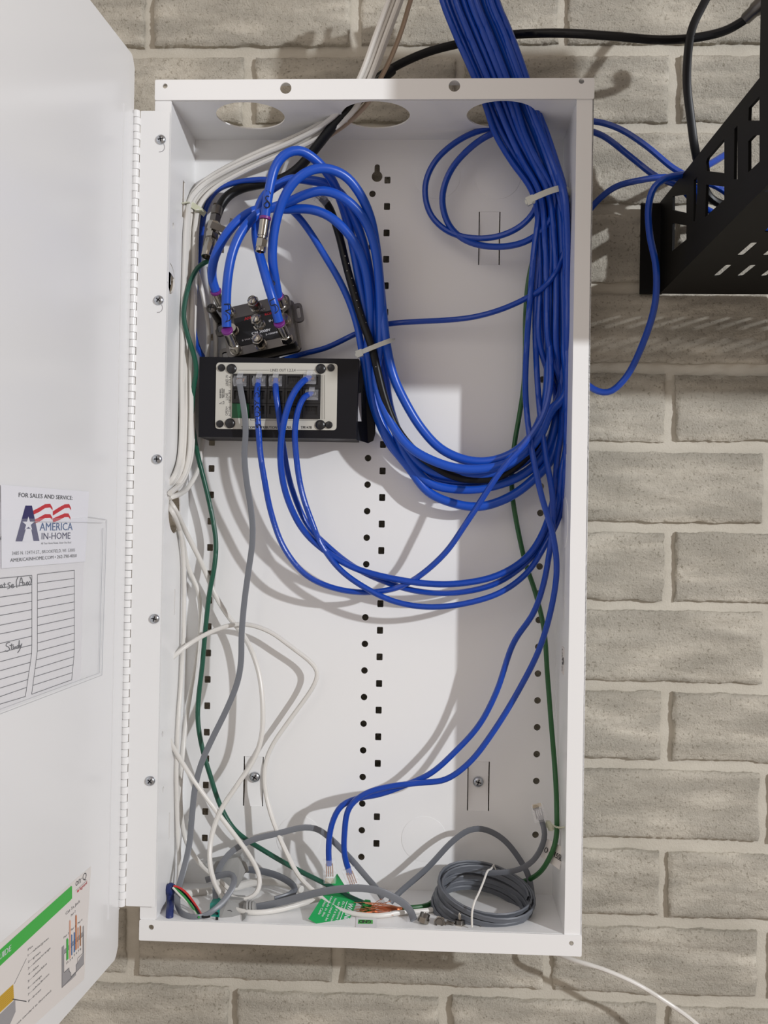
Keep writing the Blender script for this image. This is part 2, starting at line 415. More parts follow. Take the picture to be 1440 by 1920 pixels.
# top wall with three round cable openings, bottom wall
th = [circ(-113, 34, 31, 48), circ(1, 33, 31, 48), circ(114, 33, 31, 48)]
plate('top_wall', [rect(-HW, HW, 0.5, D)] + th, 1.2, (0, 0, HH+.6), EX, EY, WHITE, enc)
plate('bottom_wall', [rect(-HW, HW, 0.5, D)], 1.2, (0, 0, -HH-.6), EX, EY, WHITE, enc)
def pxl(u, v): q = PX(u, v, -HW); return (q.y, q.z)
def pxr(u, v): q = PX(u, v, HW); return (q.y, q.z)
lh = [circ(38, pxl(330, 955)[1], 22, 32)]
for (u, v0, v1, w) in ((345, 340, 410, 4), (328, 1105, 1153, 2.0), (318, 1523, 1572, 2.0)):
    a = pxl(u, v0); b = pxl(u, v1); lh.append(rect(a[0]-w, a[0]+w, b[1], a[1]))
for (u, v) in ((325, 423), (305, 1376), (306, 1480)):
    a = pxl(u, v); lh.append(circ(a[0], a[1], 2.6, 12))
a = pxl(319, 522); lh.append([(a[0]+x, a[1]+y) for (x, y) in rect(-8, 3, -5, 5)])
arc = []
for k in range(13): t = math.radians(-80+160*k/12); arc.append((a[0]-4+21*math.cos(t), a[1]+14*math.sin(t)))
for k in range(12, -1, -1): t = math.radians(-80+160*k/12); arc.append((a[0]-4+18.5*math.cos(t), a[1]+13*math.sin(t)))
lh.append(arc)
plate('side_wall', [rect(0.5, D, -HH, HH)] + lh, 1.2, (-HW-.6, 0, 0), EY, EZ, WHITE, enc)
rh = []
for (v0, v1, yy) in ((332, 380, 40), (1122, 1170, 38), (830, 860, 38)):
    a = PX(1066, v0, HW); b = PX(1066, v1, HW); rh.append(rect(yy-1.2, yy+1.2, b.z, a.z))
rh.append(circ(60, 210, 15, 24))
plate('side_wall', [rect(0.5, D, -HH, HH)] + rh, 1.2, (HW+.6, 0, 0), EY, EZ, WHITE, enc)
mb = MB(); c = PX(1069, 980, HW); mb.lathe((HW+.1, 42, c.z), (-1, 0, 0), [(0, 23), (.4, 22.9), (.45, 22.4)], 40); mb.put('knockout', WHITE, enc, True)
# front flanges and the two rails
OX, OZ = HW+14.27, HH+17.95
def fl(name, x0, x1, z0, z1, hl, y=0.0, t=1.4, m=WHITE): return plate(name, [rrect(x0, x1, z0, z1, 1.0, 2)] + hl, t, (0, y, 0), EX, EZ, m, enc)
fl('side_flange', -OX, -HW+.4, -HH, HH, [])
fl('side_flange', HW-.4, OX, -HH-2, HH+2, [])
def hc(u, v, r): q = P(u, v, -1.2); return circ(q.x, q.z, r, 20)
rl = fl('top_rail', -OX, OX, HH, OZ, [hc(310, 162, 2.2), hc(536, 166, 5.0), hc(852, 162, 5.0), hc(1090, 153, 2.3)], -1.4, 1.4)
fl('bottom_rail', -OX, OX, -OZ, -HH, [hc(284, 1738, 2.3), hc(1071, 1768, 2.0)], -1.4, 1.4)
for sx in (-1, 1):   # short returns that close the rail ends
    MB().bx(min(sx*OX, sx*(OX-1.2)), max(sx*OX, sx*(OX-1.2)), -.7, 9, HH, OZ-.4).put('rail_return', WHITE, enc)
MB().bx(-OX, OX, -.7, 9, OZ-1.2, OZ).put('rail_return', WHITE, enc)
MB().bx(-OX, OX, -.7, 9, -OZ, -OZ+1.2).put('rail_return', WHITE, enc)
MB().bx(OX-1.2, OX, -.7, D, -HH-2, HH+2).put('outer_skin', WHITE, enc)
# hinge strip with its screws, then the piano hinge knuckle by knuckle
zt, zb = 348.5, -346.5
hs = plate('hinge_strip', [rrect(-203.2, -HW-.3, zb, zt, .8, 2)], 1.3, (0, -2.9, 0), EX, EZ, WHITE, enc)
for (u, v) in ((302, 262), (298, 563), (295, 861), (290, 1160), (282, 1464)):
    q = P(u, v, -3.6); o, mb = screw(hs, (q.x, -3.5, q.z), (0, -1, 0), 4.3); mb.put('cross_slot', INK, hs)
for (u, v) in ((302, 262), (298, 563)):   # keyhole slots showing under the two upper screws
    q = P(u-2, v+14, -3.6); mb = MB()
    ring = [Vector((q.x + 4.2*math.cos(a), -3.6, q.z + 4.2*math.sin(a))) for a in [math.radians(x) for x in range(-100, 60, 20)]]
    mb.tube(ring, .28, 5, 1.0); mb.put('keyhole_edge', GREI, hs, True)
nk = 107; kp = (zt - zb)/nk; k0 = None
for i in range(nk):
    z = zt - kp*(i+.5)
    if k0 is None:
        mb = MB(); mb.lathe((0, 0, -kp/2+.12), (0, 0, 1), [(0, 2.7), (.25, 3.1), (kp-.5, 3.1), (kp-.24, 2.7)], 14)
        k0 = mb.put('hinge_knuckle', WHITE, enc, True); cen = WL[k0].copy()
        k0.location = (Vector((-206.6, -4.6, z)) + cen - WL[enc])*MM; base = Vector((-206.6, -4.6, z)) + cen
    else:
        again(k0, (-206.6 + (.55 if i % 2 else 0), -4.6, z + cen.z), enc)
mb = MB(); mb.lathe((-206.4, -4.6, zb+.3), (0, 0, 1), [(0, 1.8), (zt-zb-.6, 1.8)], 8); mb.put('hinge_pin', INK, enc)
# the open door
def ds(u, v): q = PD(u, v) - DO; return (q.dot(DD), q.z)
t1 = ds(245, 98)[1]; b1 = ds(218, 1797)[1]
s_t = -4.0
outl = [(-3.2, ds(255, 125)[1]), (-3.2, ds(222, 1781)[1])]
dw = 400
door_o = [(-2.0, 386.5), (-9.5, 391.5), (-16, t1+.5 if t1 < 400 else 392.5), (-dw, t1), (-dw, b1), (-16, b1), (-9.5, b1+2), (-2.0, -386.5)]
ztop = ds(200, 40)[1]; zbot = ds(160, 1863)[1]
print('door z', t1, b1, ztop, zbot, 's at x=0', ds(0, 900), ds(232, 900))
door_o = [(-1.2, ztop-9), (-5.5, ztop-2.2), (-9, ztop), (-dw, ztop), (-dw, zbot), (-9, zbot), (-5.5, zbot+2.2), (-1.2, zbot+9)]
door = plate('door', [door_o], 1.3, DO - DN*.66, DD, EZ, DOORW, enc)
sl = ds(228, 400)[0]
plate('door_lip', [rect(sl, -1.0, ds(215, 1712)[1], ds(232, 194)[1])], .7, DO + DN*.36, DD, EZ, DOORW, door)
for zz in (ztop-.7, zbot+.7):
    mb = MB(); c = DO - DN*8 - DD*(dw/2+5) + EZ*zz; mb.box(c, DD*(dw/2-5), DN*8, EZ*.6); mb.put('door_edge', DOORW, door)
mb = MB(); c = DO - DN*2.5 - DD*1.5; mb.box(c + EZ*((ztop+zbot)/2), DD*.5, DN*2.5, EZ*((ztop-zbot)/2-9)); mb.put('door_edge', DOORW, door)
# small compliance label on the right side wall
mb = MB(); a = PX(1061, 1218, HW-.2); b = PX(1061, 1270, HW-.2)
mb.bx(HW-.5, HW-.1, 30, 46, b.z, a.z); lab = mb.put('approval_label', CREAM, enc)
mb = MB(); text(mb, 'LISTED', (HW-.7, 42, a.z-2), (HW-.7, 42, b.z+2), Vector((0, -5, 0)), .01)
zc = (a.z+b.z)/2
mb.tube([Vector((HW-.7, 36+0*k, zc)) + Vector((0, 3.2*math.cos(k*.6), 3.2*math.sin(k*.6))) + Vector((0, -3, 0)) for k in range(11)], .35, 5, 1.5)
mb.put('printed_mark', INKG, lab)

# ================================================================== PRINTS ON THE DOOR
def q1(x, y, o=.3): return PD(x/4.085, 880 + y/4.085, o)          # crop coordinates of the sticker area
st = thing('service_sticker', 'white service sticker with a red and blue star logo on the open door', 'sticker', PD(80, 990, .3))
mb = MB(); A = [PD(2, 909, .95), PD(167, 922, .95), PD(160, 1053, .95), PD(3, 1066, .95)]
V, Fc = [a - DN*.15 for a in A] + A, [(0, 1, 2, 3), (7, 6, 5, 4), (0, 4, 5, 1), (1, 5, 6, 2), (2, 6, 7, 3), (3, 7, 4, 0)]
mb.add(V, Fc); mb.put('sticker_sheet', PAPER, st)
OO = 1.05
def dt(mb, s, a, b, h, q=q1, bold=0.0, o=OO):
    A = q(a[0], a[1], o); B = q(b[0], b[1], o); H = (q(a[0], a[1]-h, o) - A).z; return text(mb, s, A, B, EZ*H, bold)
mb = MB(); dt(mb, 'FOR SALES AND SERVICE:', (143, 212), (556, 234), 34, bold=.012)
dt(mb, '3485 N. 124TH ST., BROOKFIELD, WI  53005', (92, 657), (575, 629), 27)
dt(mb, 'AMERICAINHOME.COM \u2022 262-790-4050', (78, 710), (587, 672), 28, bold=.02)
dt(mb, 'All Your Home Needs, Under One Roof', (314, 575), (545, 567), 16)
dt(mb, 'N', (-14, 541), (9, 540), 30, bold=.02)
mb.put('printed_lettering', INKG, st)
mb = MB(); poly_flat(mb, [q1(*p, OO) for p in ((195, 278), (245, 278), (302, 548), (256, 548), (232, 462), (205, 462), (170, 552), (119, 552))]); mb.put('logo_letter', NAVI, st)
mb = MB(); star = []
for k in range(10):
    a = math.radians(90+36*k); r = 52 if k % 2 == 0 else 20; star.append(q1(218 + r*math.cos(a)*.95, 418 - r*math.sin(a)*1.1, OO+.1))
poly_flat(mb, star); poly_flat(mb, [q1(*p, OO+.08) for p in ((199, 455), (238, 455), (256, 550), (171, 554))]); mb.put('logo_star', PAPER, st)
mb = MB()
for ln in (((255, 332), (300, 310), (345, 282), (385, 278), (403, 305)), ((405, 338), (450, 310), (495, 283), (530, 280), (544, 305)), ((262, 402), (300, 385), (345, 358), (385, 357), (402, 380)), ((405, 392), (450, 374), (495, 352), (525, 352), (540, 378))):
    V = []
    for i, (x, y) in enumerate(ln):
        w = (16, 17, 15, 14, 9)[i] ; V += [q1(x, y-w, OO), q1(x, y+w, OO)]
    mb.add(V, [(2*i, 2*i+1, 2*i+3, 2*i+2) for i in range(4)])
mb.put('logo_stripe', REDI, st)
mb = MB(); dt(mb, 'AMERICA', (303, 470), (555, 466), 62, bold=.02); mb.put('logo_lettering', BLUI, st)
mb = MB(); dt(mb, 'IN-HOME', (318, 537), (538, 531), 52, bold=.025); mb.put('logo_lettering', NAVI, st)
# record sheet inside a clear sleeve
sh = thing('record_sheet', 'ruled paper record sheet with handwritten room names in a sleeve on the open door', 'paper sheet', PD(90, 1180, .3))
mb = MB(); A = [PD(-60, 930, .12), PD(157, 972, .12), PD(157, 1060, .12), PD(152, 1272, .12), PD(-60, 1360, .12)]
mb.add([a - DN*.1 for a in A] + A, [(0, 1, 2, 3, 4), (9, 8, 7, 6, 5)] + [(i, i+5, (i+1) % 5+5, (i+1) % 5) for i in range(5)]); mb.put('paper', PAPER2, sh)
mb = MB(); OP = .32
Ly = [805, 872, 938, 1003, 1067, 1133, 1197, 1260, 1330, 1393, 1460, 1527, 1590, 1655, 1723]
Ry = [773, 835, 893, 953, 1015, 1075, 1135, 1195, 1255, 1317, 1377, 1435, 1497, 1557, 1612]
def lx(y): return 287 if y < 1390 else 287 - 44*((y-1390)/333)**1.0
def rx(y): return 570 if y < 1400 else 570 - 20*((y-1400)/212)
for a, b in zip(Ly, Ry): strip(mb, q1(lx(a), a, OP), q1(rx(b), b, OP), .45, DN)
for i in range(14):
    strip(mb, q1(lx(Ly[i]), Ly[i], OP), q1(lx(Ly[i+1]), Ly[i+1], OP), .5, DN); strip(mb, q1(rx(Ry[i]), Ry[i], OP), q1(rx(Ry[i+1]), Ry[i+1], OP), .5, DN)
R1 = [812, 882, 945, 1010, 1075, 1145, 1212, 1277, 1345, 1410, 1478, 1545, 1610, 1670, 1740]
L1 = [835, 908, 980, 1053, 1120, 1195, 1262, 1335, 1404, 1475, 1545, 1612, 1680, 1747, 1805]
def r1x(y): return 245 if y < 1400 else 245 - 50*((y-1400)/340)
for a, b in zip(L1, R1): strip(mb, q1(-140, a+(a-b)*.55, OP), q1(r1x(b), b, OP), .45, DN)
for i in range(14): strip(mb, q1(r1x(R1[i]), R1[i], OP), q1(r1x(R1[i+1]), R1[i+1], OP), .5, DN)
mb.put('ruled_lines', INKG, sh)
mb = MB()
def stroke(mb, pts, q, r=.3, o=.4): 
    return mb.tube([q(x, y, o) for (x, y) in pts], r, 5, .7)
for s in ([(75, 1325), (50, 1335), (45, 1350), (65, 1360), (75, 1378), (60, 1393), (40, 1390)], [(90, 1335), (88, 1375), (95, 1380)], [(75, 1350), (105, 1345)],
          [(103, 1352), (100, 1372), (112, 1372), (118, 1350), (118, 1370)], [(140, 1350), (128, 1355), (128, 1370), (140, 1365), (148, 1308), (146, 1365)], [(152, 1345), (152, 1362), (165, 1340)], [(168, 1335), (150, 1385), (135, 1405)],
          [(-30, 880), (-45, 890), (-40, 905), (-15, 890)], [(15, 885), (0, 892), (2, 906), (14, 902), (18, 885), (22, 905)], [(34, 868), (36, 908)], [(26, 884), (46, 880)],
          [(80, 868), (62, 872), (60, 885), (76, 887), (78, 905), (58, 915)], [(86, 896), (104, 888), (100, 877), (86, 890), (90, 908), (110, 900)],
          [(140, 820), (125, 860), (130, 905)], [(145, 898), (163, 828), (178, 892)], [(150, 868), (180, 864)], [(185, 865), (188, 887), (200, 882), (203, 860), (205, 885)], [(208, 860), (228, 887)], [(228, 858), (208, 890)], [(228, 822), (241, 850), (232, 887)]):
    stroke(mb, s, q1)
mb.put('handwriting', PEN, sh)
sv = thing('document_sleeve', 'clear plastic sleeve stuck over the record sheet on the open door', 'sleeve', PD(120, 1290, 1))
mb = MB(); A = [PD(-70, 975, 1.5), PD(166, 970, 1.5), PD(197, 971, 1.5), PD(199, 990, 1.5), PD(191, 1263, 1.5), PD(-70, 1362, 1.5)]
poly_flat(mb, A)
mb.V = mb.V + [a + DN*.1 for a in A]; mb.F.append(tuple(range(11, 5, -1))); mb.put('sleeve_front', FILM, sv)
mb = MB()
for a, b in (((193, 990), (186, 1262)), ((200, 975), (191, 1266)), ((-60, 1352), (186, 1262)), ((-60, 1362), (191, 1266)), ((166, 969), (200, 974)), ((60, 978), (193, 980))):
    strip(mb, PD(*a, 1.5), PD(*b, 1.5), .25, DN, .5)
mb.put('sleeve_seam', SEAM, sv)
# wiring guide label, lower left
def q2(x, y, o=.3): return PD(x/6.0, 1680 + y/6.0, o)
def q3(x, y, o=.3): return PD(x/4.3636, 1600 + y/4.3636, o)
wg = thing('wiring_guide_label', 'cream wiring guide label with a green band and jack diagram on the open door', 'label', PD(90, 1800, .3))
mb = MB(); A = [PD(171, 1624, .15), PD(-110, 1862, .15), PD(-110, 2080, .15), PD(158, 1836, .15)]
mb.add([a - DN*.1 for a in A] + A, [(0, 1, 2, 3), (7, 6, 5, 4), (0, 4, 5, 1), (1, 5, 6, 2), (2, 6, 7, 3), (3, 7, 4, 0)]); mb.put('label_sheet', CREAM, wg)
OG = .28
mb = MB(); poly_flat(mb, [q3(*p, OG) for p in ((583, 266), (590, 272), (590, 368), (575, 386), (0, 922), (-400, 1290), (-400, 1155), (0, 790))]); mb.put('green_band', GRNI, wg)
mb = MB(); dt(mb, 'GUIDE', (-42, 905), (90, 795), 50, q3, .02, OG+.1); mb.put('band_lettering', PAPER, wg)
mb = MB(); dt(mb, 'on\u00b7Q', (618, 272), (708, 205), 58, q3, 0, OG); strip(mb, q3(620, 306, OG), q3(705, 226, OG), .2, DN, .05)
dt(mb, 'Cat 5e Jack', (538, 506), (655, 398), 24, q3, .006, OG)
for s, a, b in (('Pair 2', (800, 232), (850, 180)), ('Pair 3', (718, 480), (775, 428)), ('Pair 1', (800, 395), (848, 352)), ('Pair 4', (875, 322), (925, 275)), ('Pin', (315, 618), (368, 572)),
                ('1\u2014white/green', (315, 680), (548, 482)), ('2\u2014green', (315, 757), (455, 640)), ('3\u2014white/orange', (315, 832), (568, 592)), ('4\u2014blue', (318, 898), (436, 790)),
                ('5\u2014white/blue', (315, 975), (527, 768)), ('6\u2014orange', (315, 1048), (470, 905)), ('7\u2014white/brown', (315, 1124), (553, 885)), ('8\u2014brown', (318, 1198), (462, 1060)),
                ('use standard as illustrated.', (190, 1450), (580, 1068)), ('12 3 4', (745, 770), (820, 703)), ('5 6 7 8', (832, 680), (912, 605))):
    dt(mb, s, a, b, 24, q2, 0, OG)
strip(mb, q2(160, 990, OG), q2(298, 705, OG), .3, DN, .05); strip(mb, q2(140, 1160, OG), q2(298, 1186, OG), .6, DN, .05)
mb.put('printed_lettering', INKG, wg)
mb = MB(); dt(mb, 'legrand', (652, 306), (711, 250), 28, q3, .03, OG); poly_flat(mb, [q3(*p, OG) for p in ((632, 305), (645, 293), (645, 312), (632, 322))]); mb.put('printed_mark', REDI, wg)
mb = MB(); poly_flat(mb, [q2(*p, OG) for p in ((697, 575), (722, 552), (722, 655), (720, 860), (775, 812), (778, 850), (795, 868), (800, 908), (855, 850), (855, 775), (872, 760), (875, 700), (935, 640), (930, 455), (720, 650), (735, 582), (940, 335), (942, 765), (697, 1033))])
mb.V = []; mb.F = []
for pl in (((697, 575), (722, 550), (722, 870), (697, 890)), ((697, 890), (775, 812), (795, 868), (800, 945), (697, 1033)), ((800, 908), (855, 850), (855, 890), (800, 945)), ((855, 775), (942, 635), (942, 765), (855, 860)), ((930, 345), (942, 333), (942, 640), (930, 645)), ((722, 605), (940, 395), (940, 445), (722, 655))):
    poly_flat(mb, [q2(*p, OG) for p in pl])
mb.put('jack_outline', GREI, wg)
mb = MB()
for a, b in (((697, 575), (697, 1033)), ((697, 1033), (942, 765)), ((942, 765), (942, 333)), ((720, 655), (720, 862)), ((720, 862), (778, 808)), ((778, 808), (778, 850)), ((778, 850), (798, 862)), ((798, 862), (800, 908)), ((800, 908), (855, 850)), ((855, 850), (858, 772)), ((858, 772), (872, 760)), ((872, 760), (875, 700)), ((875, 700), (935, 640)), ((935, 640), (935, 455)), ((935, 445), (720, 655))):
    strip(mb, q2(*a, OG+.05), q2(*b, OG+.05), .28, DN, .05)
mb.put('diagram_lines', INKG, wg)
for (x, y0, y1, w, mm) in ((759, 470, 718, 22, GRNI), (789, 268, 700, 16, PEAI), (809, 430, 665, 10, BLUI), (838, 402, 632, 12, BLUI), (857, 208, 606, 15, ORGI), (880, 350, 590, 9, ORGI), (905, 330, 562, 12, BRNI)):
    mb = MB(); poly_flat(mb, [q2(*p, OG+.12) for p in ((x-w/2, y0+w), (x, y0), (x+w/2, y0+w), (x+w/2, y1-w/2), (x-w/2, y1+w/2))]); mb.put('diagram_wire', mm, wg)
mb = MB(); poly_flat(mb, [q2(*p, OG) for p in ((-200, 1310), (0, 1130), (150, 992), (158, 1165), (0, 1312), (-200, 1500))]); mb.put('diagram_contacts', YELI, wg)
mb = MB()
for k in range(7): f = k/7; strip(mb, q2(0, 1150+f*160, OG+.05), q2(152, 1012+f*160, OG+.05), .2, DN, .05)
mb.put('diagram_contact_lines', BRNI, wg)
mb = MB(); poly_flat(mb, [q2(*p, OG) for p in ((-200, 1520), (0, 1330), (172, 1165), (176, 1300), (110, 1450), (-200, 1700))]); mb.put('diagram_plug', GREI, wg)

# ================================================================== WALL MOUNT RACK (right)
RX = 271.2
rk = thing('wall_mount_rack', 'black steel wall mount rack with a truss side plate at the right edge', 'rack', (RX, WY, 214))
def pr(u, v): q = PX(u, v, RX); return (q.y, q.z)
zlow, zback = 213.5, 303
rp = [(95, zlow), (95, 300), (60, 306)]
out = [(WY-2, zlow), (WY-2, pr(1243, 372)[1]), pr(1424, 146), (-199, 503), (-236, 503), (-236, zlow)]
OPN = [[(1424, 180), (1424, 226), (1403, 226), (1404, 202)], [(1382.6, 235), (1382.6, 336), (1376, 336), (1377, 242)], [(1424, 253), (1424, 303), (1403, 323), (1403, 265), (1413, 254)],
       [(1358, 260), (1358, 325), (1326, 321), (1324, 304), (1326, 297)], [(1307, 331), (1307, 364), (1303, 415), (1300, 415), (1301, 338)],
       [(1324, 346), (1358, 350), (1358, 374), (1322, 407)], [(1261, 368), (1287, 364), (1287, 400), (1261, 394)], [(1261, 418), (1287, 423), (1287, 449), (1260, 471)]]
plate('side_plate', [out] + [[pr(*p) for p in o] for o in OPN], 2.2, (RX+1.1, 0, 0), EY, EZ, RACKM, rk)
plate('wall_flange', [rect(P(1203, 500, 93)[0], RX+1, zlow, P(1220, 377, 93)[2])], 2.5, (0, WY-4, 0), EX, EZ, RACKM, rk)
sl = []
def pz(u, v): q = PZ(u, v, zlow); return (q.x, q.y)
a = pz(1343, 519); b = pz(1366, 498); a2 = pz(1387, 519); c = pz(1388, 481); d = pz(1415, 458)
print('slots', a, b, a2, c, d)
px_, LY = a2[0]-a[0], abs(a[1]-b[1]); ro = a[1]-c[1]
for r_ in range(0, 7):
    y0 = a[1] - r_*ro
    if y0 - LY < -190: break
    for k in range(0, 16):
        x0 = a[0] + k*px_
        if x0 > RX+440 or y0 > 85: continue
        sl.append(rrect(x0-2.6, x0+2.6, y0-LY, y0, 2.4, 3))
plate('shelf_plate', [rect(RX+2.4, RX+460, -200, WY-3)] + sl, 0.8, (0, 0, zlow+1), EX, EY, RACKM, rk)
plate('front_shade_panel', [rect(RX, RX+212, zlow, 503)], 2.4, (0, -201, 0), EX, EZ, RACKM, rk)  # post edge is in view; unseen width and height added to cast shade
plate('side_plate', [[(94, zlow), (94, 300), (-199, 430), (-236, 430), (-236, zlow)]] + [rect(-150+60*k, -110+60*k, 232, 270) for k in range(3)], 2.2, (RX+461, 0, 0), EY, EZ, RACKM, rk)

# ================================================================== CABLES
SP = [(-60, 872, 58, 12), (0, 884, 57, 14), (60, 908, 58, 18), (135, 938, 55, 24), (190, 958, 52, 32), (250, 980, 50, 42), (300, 1003, 44, 46), (365, 1033, 34, 50), (450, 1041, 35, 55), (540, 1042, 36, 58), (640, 1042, 34, 58), (740, 1046, 30, 58), (820, 1046, 28, 58)]
def up(slot, vmax, vmin=-100):
    a, b = slot; out = []
    for i, (v, u, hw, Y) in reversed(list(enumerate(SP))):
        if v <= vmax and v >= vmin:
            wob = math.sin(v*.013 + a*5 + b)*hw*.08 if v > 200 else 0
            if v > 330: out.append((min(u + a*hw*.84 + wob, 1064), v, Y + b - 26*max(0, a - .35)))
            else: out.append((u + a*hw*.88 + wob, v, Y + b))
    return out
def cable(name, label, cat, pts, r, m, group=None, extra=None, n=9, step=4.0, flat=None, upv=None, world=False):
    pts3 = pts if world else px(pts)
    if extra is None:
        V, Fc = sweep(pts3, r, n, step, flat, upv); return mesh(name, V, Fc, m, None, True, label=label, cat=cat, group=group)
    t = thing(name, label, cat, pts3[0], group)
    V, Fc = sweep(pts3, r, n, step, flat, upv); mesh('cable_jacket', V, Fc, m, t, True)
    extra(t, pts3); return t
def fconn(t, A, B, m=NICK, collar=True, openend=False, r=4.5):
    A = Vector(A); B = Vector(B); d = (B-A); L = d.length; d.normalize(); mb = MB()
    mb.lathe(A, d, [(L*.04, r*.9), (L*.06, r*1.04), (L*.52, r*1.04), (L*.54, r*.88), (L*.60, r*.88), (L*.62, r*1.0)], 18)
    o = mb.put('connector', m, t, True)
    mb = MB(); mb.lathe(A, d, [(L*.62, r*1.06), (L*.64, r*1.16), (L*.86, r*1.16), (L*.88, r*1.0)], 6); mb.put('hex_nut', m, o)
    mb = MB()
    if openend:
        mb.lathe(A, d, [(L*.86, r*.95), (L*.88, r*1.02), (L, r*1.02), (L, r*.80), (L*.9, r*.78)], 18); mb.put('threaded_end', m, o, True)
        mb = MB(); mb.lathe(A, d, [(L*.86, .45), (L*1.06, .45)], 6); mb.put('centre_pin', COPPER, o)
    if collar:
        mb = MB(); mb.lathe(A - d*1.6, d, [(0, r*1.08), (.3, r*1.16), (2.3, r*1.16), (2.7, r*1.06)], 18); mb.put('purple_collar', PURP, t, True, label='purple ring collar')
    return o
def plug(t, A, d, side, w=11.6, h=8.0, L=21.0, pins=True):
    """clear modular plug: A = where the cable enters, d = direction of the nose"""
    d = Vector(d).normalized(); s = Vector(side); s = (s - d*s.dot(d)).normalized(); n = s.cross(d)
    A = Vector(A); mb = MB()
    mb.box(A + d*(L*.30), d*(L*.30), s*(w/2), n*(h*.42)); mb.box(A + d*(L*.78), d*(L*.20), s*(w/2-.4), n*(h*.48))
    mb.box(A + d*(L*.45) + n*(h*.62), d*(L*.32)+n*(h*.06), s*(w*.22), n*.5)
    o = mb.put('modular_plug', CLEAR, t, label='clear plastic modular plug')
    if pins:
        mb = MB()
        for k in range(8):
            mb.box(A + d*(L*.86) + s*((k-3.5)*1.02) - n*(h*.38), d*(L*.10), s*.22, n*.6)
        mb.put('contact_pins', GOLD, o)
        mb = MB(); 
        for k in range(4): mb.box(A + d*(L*.45) + s*((k-1.5)*1.9), d*(L*.28), s*.45, n*.45)
        mb.put('inner_wires', (GREI, BRNI)[random.randrange(2)], o)
    return o
RC, RN = 4.25, 2.75     # coax / network cable radii
Q = (0, -1, 0)
gC = 'blue coaxial cables looping over the splitter'
CC = {}
CC['8'] = [(497, 408, 8), (505, 355, 5), (518, 308, 5), (538, 286, 5), (560, 281, 8), (590, 298, 15), (618, 330, 25), (637, 370, 35), (650, 410, 45), (664, 470, 50), (676, 540, 52), (686, 600, 52), (700, 650, 57), (712, 720, 60), (735, 790, 64), (765, 860, 66), (805, 905, 68), (863, 918, 70), (924, 912, 70), (985, 887, 68), (1022, 850, 66), (1040, 800, 62)] + up((-.1, 12), 740)
CC['a'] = [(522, 556, 44), (517, 530, 34), (511, 490, 24), (512, 450, 18), (519, 410, 14), (535, 365, 8), (560, 332, 5), (600, 315, 8), (645, 328, 16), (676, 365, 26), (695, 410, 36), (706, 470, 44), (713, 540, 46), (719, 600, 46), (725, 650, 44), (738, 706, 48), (760, 754, 50), (790, 803, 54), (827, 842, 56), (875, 863, 56), (918, 865, 54), (965, 848, 50), (1001, 812, 50), (1022, 760, 52)] + up((-.55, 2), 700)
CC['5'] = [(523, 603, 26), (514, 570, 20), (503, 535, 18), (493, 500, 22), (485, 470, 26), (480, 440, 30), (482, 400, 32), (497, 365, 34), (521, 347, 36), (548, 334, 36), (579, 338, 34), (612, 344, 34), (640, 364, 36), (663, 405, 42), (682, 460, 46), (695, 530, 50), (702, 600, 52), (709, 650, 55), (720, 700, 58), (732, 770, 62), (756, 830, 64), (802, 880, 66), (863, 892, 64), (930, 884, 60), (990, 842, 58), (1022, 790, 58)] + up((.15, 4), 740)
CC['3'] = [(425, 613, 22), (424, 570, 18), (427, 520, 14), (437, 470, 14), (456, 430, 18), (485, 400, 28), (515, 388, 32), (544, 378, 28), (569, 366, 24), (607, 357, 20), (638, 367, 22), (669, 392, 28), (690, 425, 34), (704, 470, 38), (712, 540, 42), (714, 600, 46), (712, 650, 46), (705, 700, 46), (713, 745, 46), (738, 802, 46), (772, 842, 46), (833, 872, 46), (879, 880, 46), (940, 873, 46), (985, 848, 46), (1015, 812, 48), (1032, 770, 50)] + up((.5, -4), 740)
CC['1'] = [(405, 546, 44), (397, 520, 38), (400, 490, 32), (412, 460, 28), (435, 425, 26), (465, 400, 30), (500, 389, 36), (535, 393, 36), (565, 391, 34), (590, 394, 32), (617, 405, 30), (644, 428, 32), (665, 455, 36), (681, 490, 40), (691, 540, 46), (694, 600, 50), (690, 650, 50), (694, 700, 56), (706, 770, 62), (740, 842, 66), (768, 878, 68), (802, 922, 70), (851, 944, 70), (900, 950, 70), (955, 932, 68), (1001, 898, 66), (1034, 860, 64), (1050, 800, 64)] + up((.75, 8), 740)
labs = {'8': 'blue coaxial cable with an unplugged connector hanging open above the splitter', 'a': 'blue coaxial cable making the outermost big loop right of the splitter',
        '5': 'blue coaxial cable marked 5 in pen, plugged into the right of the splitter', '3': 'blue coaxial cable marked 3 in pen, plugged into the lower left of the splitter',
        '1': 'blue coaxial cable plugged into the upper left back corner of the splitter'}
ends = {'8': ((497, 410, 8), (488, 472, 6)), 'a': ((521, 555, 44), (531, 582, 64)), '5': ((524, 606, 26), (541, 644, 50)), '3': ((426, 620, 22), (446, 662, 48)), '1': ((405, 547, 44), (420, 585, 62))}
marks = {'5': ([(3.5, 8), (-3, 7)], [(-3, 7), (-3, 1), (1, 2), (3.6, -1), (3, -6), (-2, -8)]), '3': ([(-3, 9), (4, 9), (4, 3), (-2, 2), (4, -2), (4, -8), (-1, -10)],), '8': ([(2, 8), (-1, 9), (-2, 5), (1, 3)], [(1, 3), (4, 0), (3, -4), (-2, -4), (-3, -1), (1, 3)])}
marks['a'] = ([(-2, 9), (2, 6)], [(-1, 1), (1, -1), (0, -4)])
marks['8'] = marks['8'] + ([(-2, 14), (2, 14), (3, 11)],)
mpos = {'a': (514, 528, .1), '5': (514, 574, .32), '3': (425, 586, .0), '8': (500, 382, -.1)}
